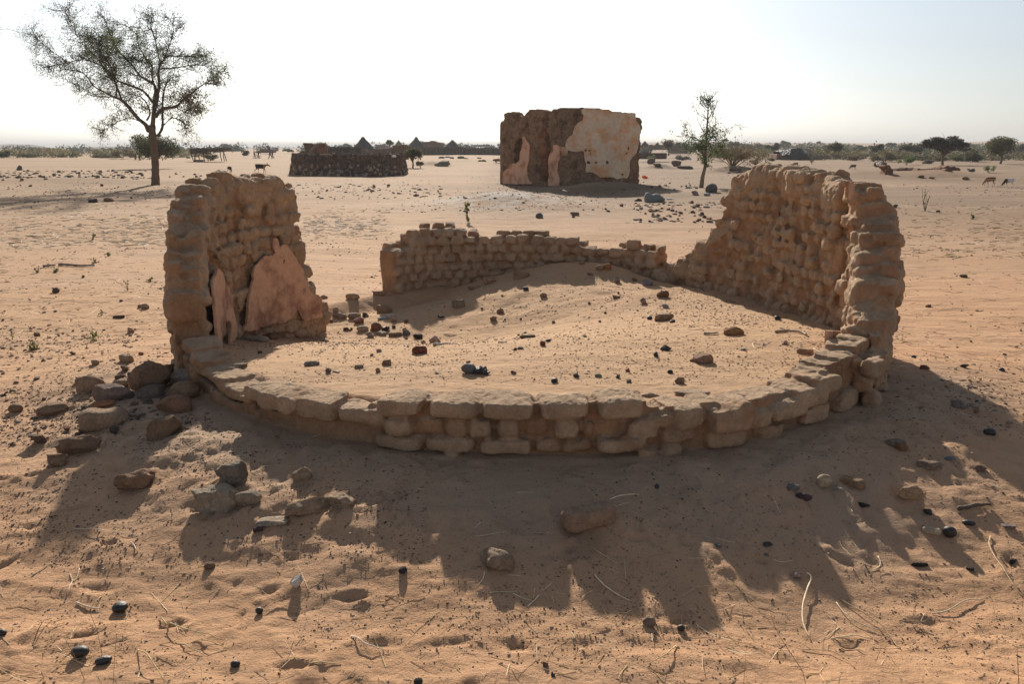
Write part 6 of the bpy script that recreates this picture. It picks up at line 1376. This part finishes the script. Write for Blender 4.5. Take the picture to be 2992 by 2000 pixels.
S(550, 461, 12, .8, 'round', (.10, .08, .07), 'dark boulder on the sand left of the shelter', .5)

# ------------------------------------------------------------------ people and animals
def capsule(mb, a, b, ra, rb, n=8, k=6):
    a = np.array(a, float); b = np.array(b, float); d = b - a; L = np.linalg.norm(d) + 1e-9; e = d / L
    ts = []; 
    for i in range(k + 1): th = math.pi / 2 * (1 - i / k); ts.append((a - e * ra * math.sin(th), ra * math.cos(th) + 1e-4))
    for i in range(k + 1): th = math.pi / 2 * (i / k); ts.append((b + e * rb * math.sin(th), rb * math.cos(th) + 1e-4))
    tube(mb, [q[0] for q in ts], [q[1] for q in ts], n, (1, 1, 1))
def body_mesh(parts, vox, colf, name, smooth=2):
    mb = MB()
    for p_ in parts: capsule(mb, *p_)
    V, Fs, _ = mb.data(); me = fuse(V, Fs, vox, smooth, name); V = getV(me); setcol(me, colf(V)); return me
SKIN = (.055, .03, .02)
def person(loc, h, face, gait, label, top, bottom, robe=False, arms=(0.25, -.2), group=None):
    """face: heading angle (x axis = 0); gait: half stride in radians"""
    k = h / 1.72; o = empty('person', loc, label, 'person', group); o.rotation_euler = (0, 0, face)
    g = gait; hip = .90; sh_ = 1.42
    def leg(s, a, kn): 
        K1 = np.array([math.sin(a) * .44, s * .09, hip - math.cos(a) * .44]); A1 = K1 + np.array([math.sin(a - kn) * .42, 0, -math.cos(a - kn) * .42]); return K1, A1
    kr, ar = leg(-1, g, .12); kl, al = leg(1, -g, .5 * abs(g) + .1)
    lift = -min(ar[2], al[2]) + .06
    def arm(s, a, el): E = np.array([math.sin(a) * .3, s * .22, sh_ - .04 - math.cos(a) * .3]); return E, E + np.array([math.sin(a + el) * .27, 0, -math.cos(a + el) * .27])
    er, hr_ = arm(-1, arms[0], .4); el_, hl = arm(1, arms[1], .4)
    T_ = lambda q: [float(c) for c in (np.array(q) + np.array([0, 0, lift])) * k]
    sk = [(T_((0, 0, hip + .05)), T_((0, 0, sh_ - .05)), .13 * k, .14 * k), (T_((0, 0, sh_)), T_((.01, 0, sh_ + .12)), .05 * k, .05 * k), (T_((.02, 0, 1.60)), T_((.03, 0, 1.65)), .085 * k, .095 * k), (T_((.11, 0, 1.60)), T_((.12, 0, 1.58)), .022 * k, .02 * k)]
    for s, K1, A1 in ((-1, kr, ar), (1, kl, al)): sk += [(T_((0, s * .09, hip)), T_(K1), .085 * k, .058 * k), (T_(K1), T_(A1), .055 * k, .038 * k), (T_(A1 + np.array([-.03, 0, -.02])), T_(A1 + np.array([.16, 0, -.035])), .04 * k, .03 * k)]
    for s, E, Hd in ((-1, er, hr_), (1, el_, hl)): sk += [(T_((0, s * .17, sh_ - .03)), T_(E), .05 * k, .038 * k), (T_(E), T_(Hd), .035 * k, .026 * k), (T_(Hd), T_(Hd + np.array([.02, 0, -.08])), .035 * k, .022 * k)]
    mobj('body', body_mesh(sk, .022 * k, lambda V: np.array(SKIN) * np.ones((len(V), 3)), 'body'), M_fur, o)
    mobj('hair', body_mesh([(T_((.0, 0, 1.66)), T_((.015, 0, 1.69)), .098 * k, .098 * k)], .02 * k, lambda V: np.array((.012, .01, .01)) * np.ones((len(V), 3)), 'hair'), M_fur, o)
    sp = [(T_((0, 0, hip + (.0 if not robe else -.55))), T_((0, 0, sh_ - .05)), (.165 if not robe else .24) * k, .165 * k)]
    for s, E, Hd in ((-1, er, hr_), (1, el_, hl)): sp += [(T_((0, s * .16, sh_ - .03)), T_(E), .065 * k, .055 * k)]
    mobj('robe' if robe else 'shirt', body_mesh(sp, .024 * k, lambda V: np.array(top) * np.ones((len(V), 3)), 'shirt'), M_cloth, o)
    if not robe:
        tp = [(T_((0, -.07, hip + .03)), T_((0, .07, hip + .03)), .12 * k, .12 * k)]
        for s, K1, A1 in ((-1, kr, ar), (1, kl, al)): tp += [(T_((0, s * .09, hip)), T_(K1), .105 * k, .08 * k), (T_(K1), T_(K1 * .15 + A1 * .85), .075 * k, .065 * k)]
        mobj('trousers', body_mesh(tp, .024 * k, lambda V: np.array(bottom) * np.ones((len(V), 3)), 'trousers'), M_cloth, o)
    return o
def foot(u, v, Y): p = zat(u, v, Y); p[2] = hz(p[0], p[1]) if False else p[2]; return p
def onground(u, v):
    p, t = gp(u, v); return p
PP = 'people walking across the far sand'
p = onground(744, 463); s = pxm(p[1]); q0 = p.copy(); person(p, 22 * s, math.pi, .3, 'person in dark shirt and tan trousers behind the bicycle', (.03, .025, .03), (.22, .16, .10), group=PP)
p2 = zat(756.5, 462, p[1] + .2); p2[2] = p[2]; person(p2, 22.5 * s, 0, .2, 'person in dark clothes pushing the bicycle', (.035, .03, .035), (.06, .05, .05), arms=(.8, .8), group=PP)
p = onground(790, 463.5); s = pxm(p[1]); person(p, 29 * s, math.pi, .42, 'taller walker in blue grey shirt right of the bicycle', (.12, .14, .20), (.04, .045, .06), group=PP)
p3 = zat(796.5, 461.5, p[1] + .8); p3[2] = p[2]; person(p3, 24 * s, math.pi, .3, 'shorter walker in dark clothes beside the tall walker', (.07, .06, .08), (.05, .05, .06), group=PP)
bk = empty('bicycle', (q0[0], q0[1], q0[2]), 'bicycle with thin wheels between two people on the far sand', 'bicycle'); s = pxm(q0[1])
def torus(mb, c, R, r, n=28): a = np.linspace(0, 6.2832, n); tube(mb, np.column_stack([c[0] + R * np.cos(a), np.full(n, c[1]), c[2] + R * np.sin(a)]), r, 5, (.03, .03, .03), cap=False)
for cx in (4.6 * s, 15.2 * s):
    mb = MB(); torus(mb, (cx, -.25, .34), .33, .03); wh = mobj('wheel', mb.mesh('wheel'), M_metal, bk)
    mb = MB()
    for a in np.linspace(0, 3.14, 7)[:-1]: tube(mb, [[cx - .32 * math.cos(a), -.25, .34 - .32 * math.sin(a)], [cx + .32 * math.cos(a), -.25, .34 + .32 * math.sin(a)]], .006, 3, (.2, .2, .2))
    mobj('spokes', mb.mesh('spokes'), M_metal, wh)
mb = MB(); a_, b_ = 4.6 * s, 15.2 * s; m_ = (a_ + b_) / 2
for q in ([(a_, .34), (a_ + .12, .95)], [(a_ + .1, .85), (m_ + .1, .85)], [(a_ + .1, .7), (m_, .33)], [(m_, .33), (m_ + .15, .95)], [(m_, .33), (b_, .34)], [(m_ + .1, .85), (b_, .34)]): tube(mb, [[q[0][0], -.25, q[0][1]], [q[1][0], -.25, q[1][1]]], .022, 5, (.05, .05, .06))
mobj('frame', mb.mesh('frame'), M_metal, bk); mb = MB(); tube(mb, [[a_ + .12, -.5, .98], [a_ + .12, 0, .98]], .018, 5, (.1, .1, .1)); mobj('handlebar', mb.mesh('handlebar'), M_metal, bk)
mb = MB(); box(mb, (m_ + .17, -.25, .98), (.13, .06, .03), None, (.03, .03, .03)); mobj('saddle', mb.mesh('saddle'), M_metal, bk)
p = onground(396, 468); s = pxm(p[1]); person(p, 19 * s, 1.5, .1, 'left of two small figures standing by the bushy tree', (.10, .06, .05), (.06, .05, .05), robe=True)
p = onground(408, 468); person(p, 18 * s, 1.2, .15, 'right of two small figures standing by the bushy tree', (.12, .10, .10), (.05, .05, .06))
p = zat(597, 474, 107.5); p[2] = hz(p[0], p[1]); person(p, 27 * pxm(107.5), math.pi, .1, 'person in orange red top under the brush roof shelter', (.55, .12, .06), (.02, .03, .035))
def goat(loc, L, face, pose, label, colf, group='goats grazing on the sand', horn=True):
    """L body length; pose: head low (graze) or level (walk)"""
    o = empty('goat', loc, label, 'goat', group); o.rotation_euler = (0, 0, face); k = L
    ch = (.32, 0, .74); rp = (-.38, 0, .78)
    nk = {'graze': (.66, 0, .42), 'walk': (.72, 0, .88)}[pose]; hd = {'graze': (.78, 0, .14), 'walk': (.98, 0, .74)}[pose]
    P = [(rp, ch, .19, .21), ((-.05, 0, .68), (.2, 0, .66), .2, .21), ((.38, 0, .8), nk, .14, .085), (nk, tuple(np.array(nk) * .6 + np.array(hd) * .4), .09, .085), (tuple(np.array(nk) * .6 + np.array(hd) * .4), hd, .085, .05), ((-.5, 0, .9), (-.62, 0, 1.0), .035, .02)]
    for s in (-1, 1): P += [(tuple(np.array(nk) + np.array([-.0, s * .05, .02])), tuple(np.array(nk) + np.array([-.06, s * .17, -.04])), .03, .02)]
    g = .16
    for s, a in ((-1, g), (1, -g)):
        P += [((.34, s * .12, .66), (.36 + a * .5, s * .11, .36), .085, .045), ((.36 + a * .5, s * .11, .36), (.34 + a, s * .11, .05), .04, .028), ((.34 + a, s * .11, .03), (.38 + a, s * .11, .025), .032, .03)]
        P += [((-.4, s * .12, .70), (-.33 - a * .4, s * .12, .46), .12, .065), ((-.33 - a * .4, s * .12, .46), (-.47 - a * .9, s * .12, .30), .05, .036), ((-.47 - a * .9, s * .12, .30), (-.42 - a, s * .12, .04), .034, .026), ((-.42 - a, s * .12, .03), (-.38 - a, s * .12, .025), .032, .03)]
    me = body_mesh(P, .03, lambda V: colf(V), 'body'); V = getV(me) * k; me.vertices.foreach_set('co', V.astype(np.float32).ravel()); mobj('body', me, M_fur, o)
    if horn:
        mb = MB()
        for s in (-1, 1): q = np.array(nk) * .8 + np.array(hd) * .2; tube(mb, spline([q + [0, s * .04, .05], q + [-.06, s * .06, .16], q + [-.16, s * .08, .2]], 3) * k, np.linspace(.02, .006, 7) * k, 5, (.07, .06, .05))
        mobj('horns', mb.mesh('horns'), M_fur, o)
    return o
def patch(base, other, f): 
    def c(V): m = f(V)[:, None]; return np.array(base) * (1 - m) + np.array(other) * m
    return c
bkb = lambda V: ((V[:, 0] > -.5) & (V[:, 0] < .3) & (V[:, 2] > .52)).astype(float)
p = onground(672, 505); s = pxm(p[1]); goat(p, 19 * s, -.9, 'graze', 'black and brown goat with its head down beyond the left wall', patch((.25, .15, .08), (.02, .018, .018), lambda V: (V[:, 2] > .45).astype(float)))
p = onground(763, 507); s = pxm(p[1]); goat(p, 28 * s, 0, 'walk', 'brown goat with a black saddle walking beyond the left wall', patch((.32, .20, .11), (.02, .018, .018), bkb))
p = onground(2891, 544); s = pxm(p[1]); goat(p, 27 * s, math.pi, 'graze', 'tan goat with a dark back grazing at the right', patch((.33, .20, .10), (.10, .07, .045), lambda V: ((V[:, 2] > .8) & (V[:, 0] < .35)).astype(float)))
p = onground(2946, 547); s = pxm(p[1]); goat(p, 26 * s, math.pi, 'graze', 'white goat with a dark brown neck grazing at the right', patch((.62, .60, .58), (.07, .05, .045), lambda V: ((V[:, 0] > .28) & (V[:, 2] > .2)).astype(float)))
p = onground(2492, 496); s = pxm(p[1]); goat(p, 15 * s, math.pi, 'graze', 'small dark goat grazing on the far sand behind the right wall', patch((.12, .10, .07), (.05, .045, .035), bkb), horn=False)
p = onground(2324, 488); s = pxm(p[1]); goat(p, 13 * s, math.pi, 'graze', 'small reddish goat just above the tall right wall', patch((.26, .14, .08), (.22, .12, .07), bkb), horn=False)
hb = MB(); box(hb, (0, 2500, 14.0), (5600, 6000, 16.0))
hzm = bpy.data.materials.new('haze'); hzm.use_nodes = True; hzm.node_tree.nodes.clear()
pv = hzm.node_tree.nodes.new('ShaderNodeVolumePrincipled'); ho = hzm.node_tree.nodes.new('ShaderNodeOutputMaterial')
pv.inputs['Color'].default_value = (.92, .94, .97, 1); pv.inputs['Density'].default_value = .00042; pv.inputs['Anisotropy'].default_value = .0
hzm.node_tree.links.new(pv.outputs[0], ho.inputs['Volume'])
tag(mobj('haze', hb.mesh('haze', False), hzm), kind='stuff')
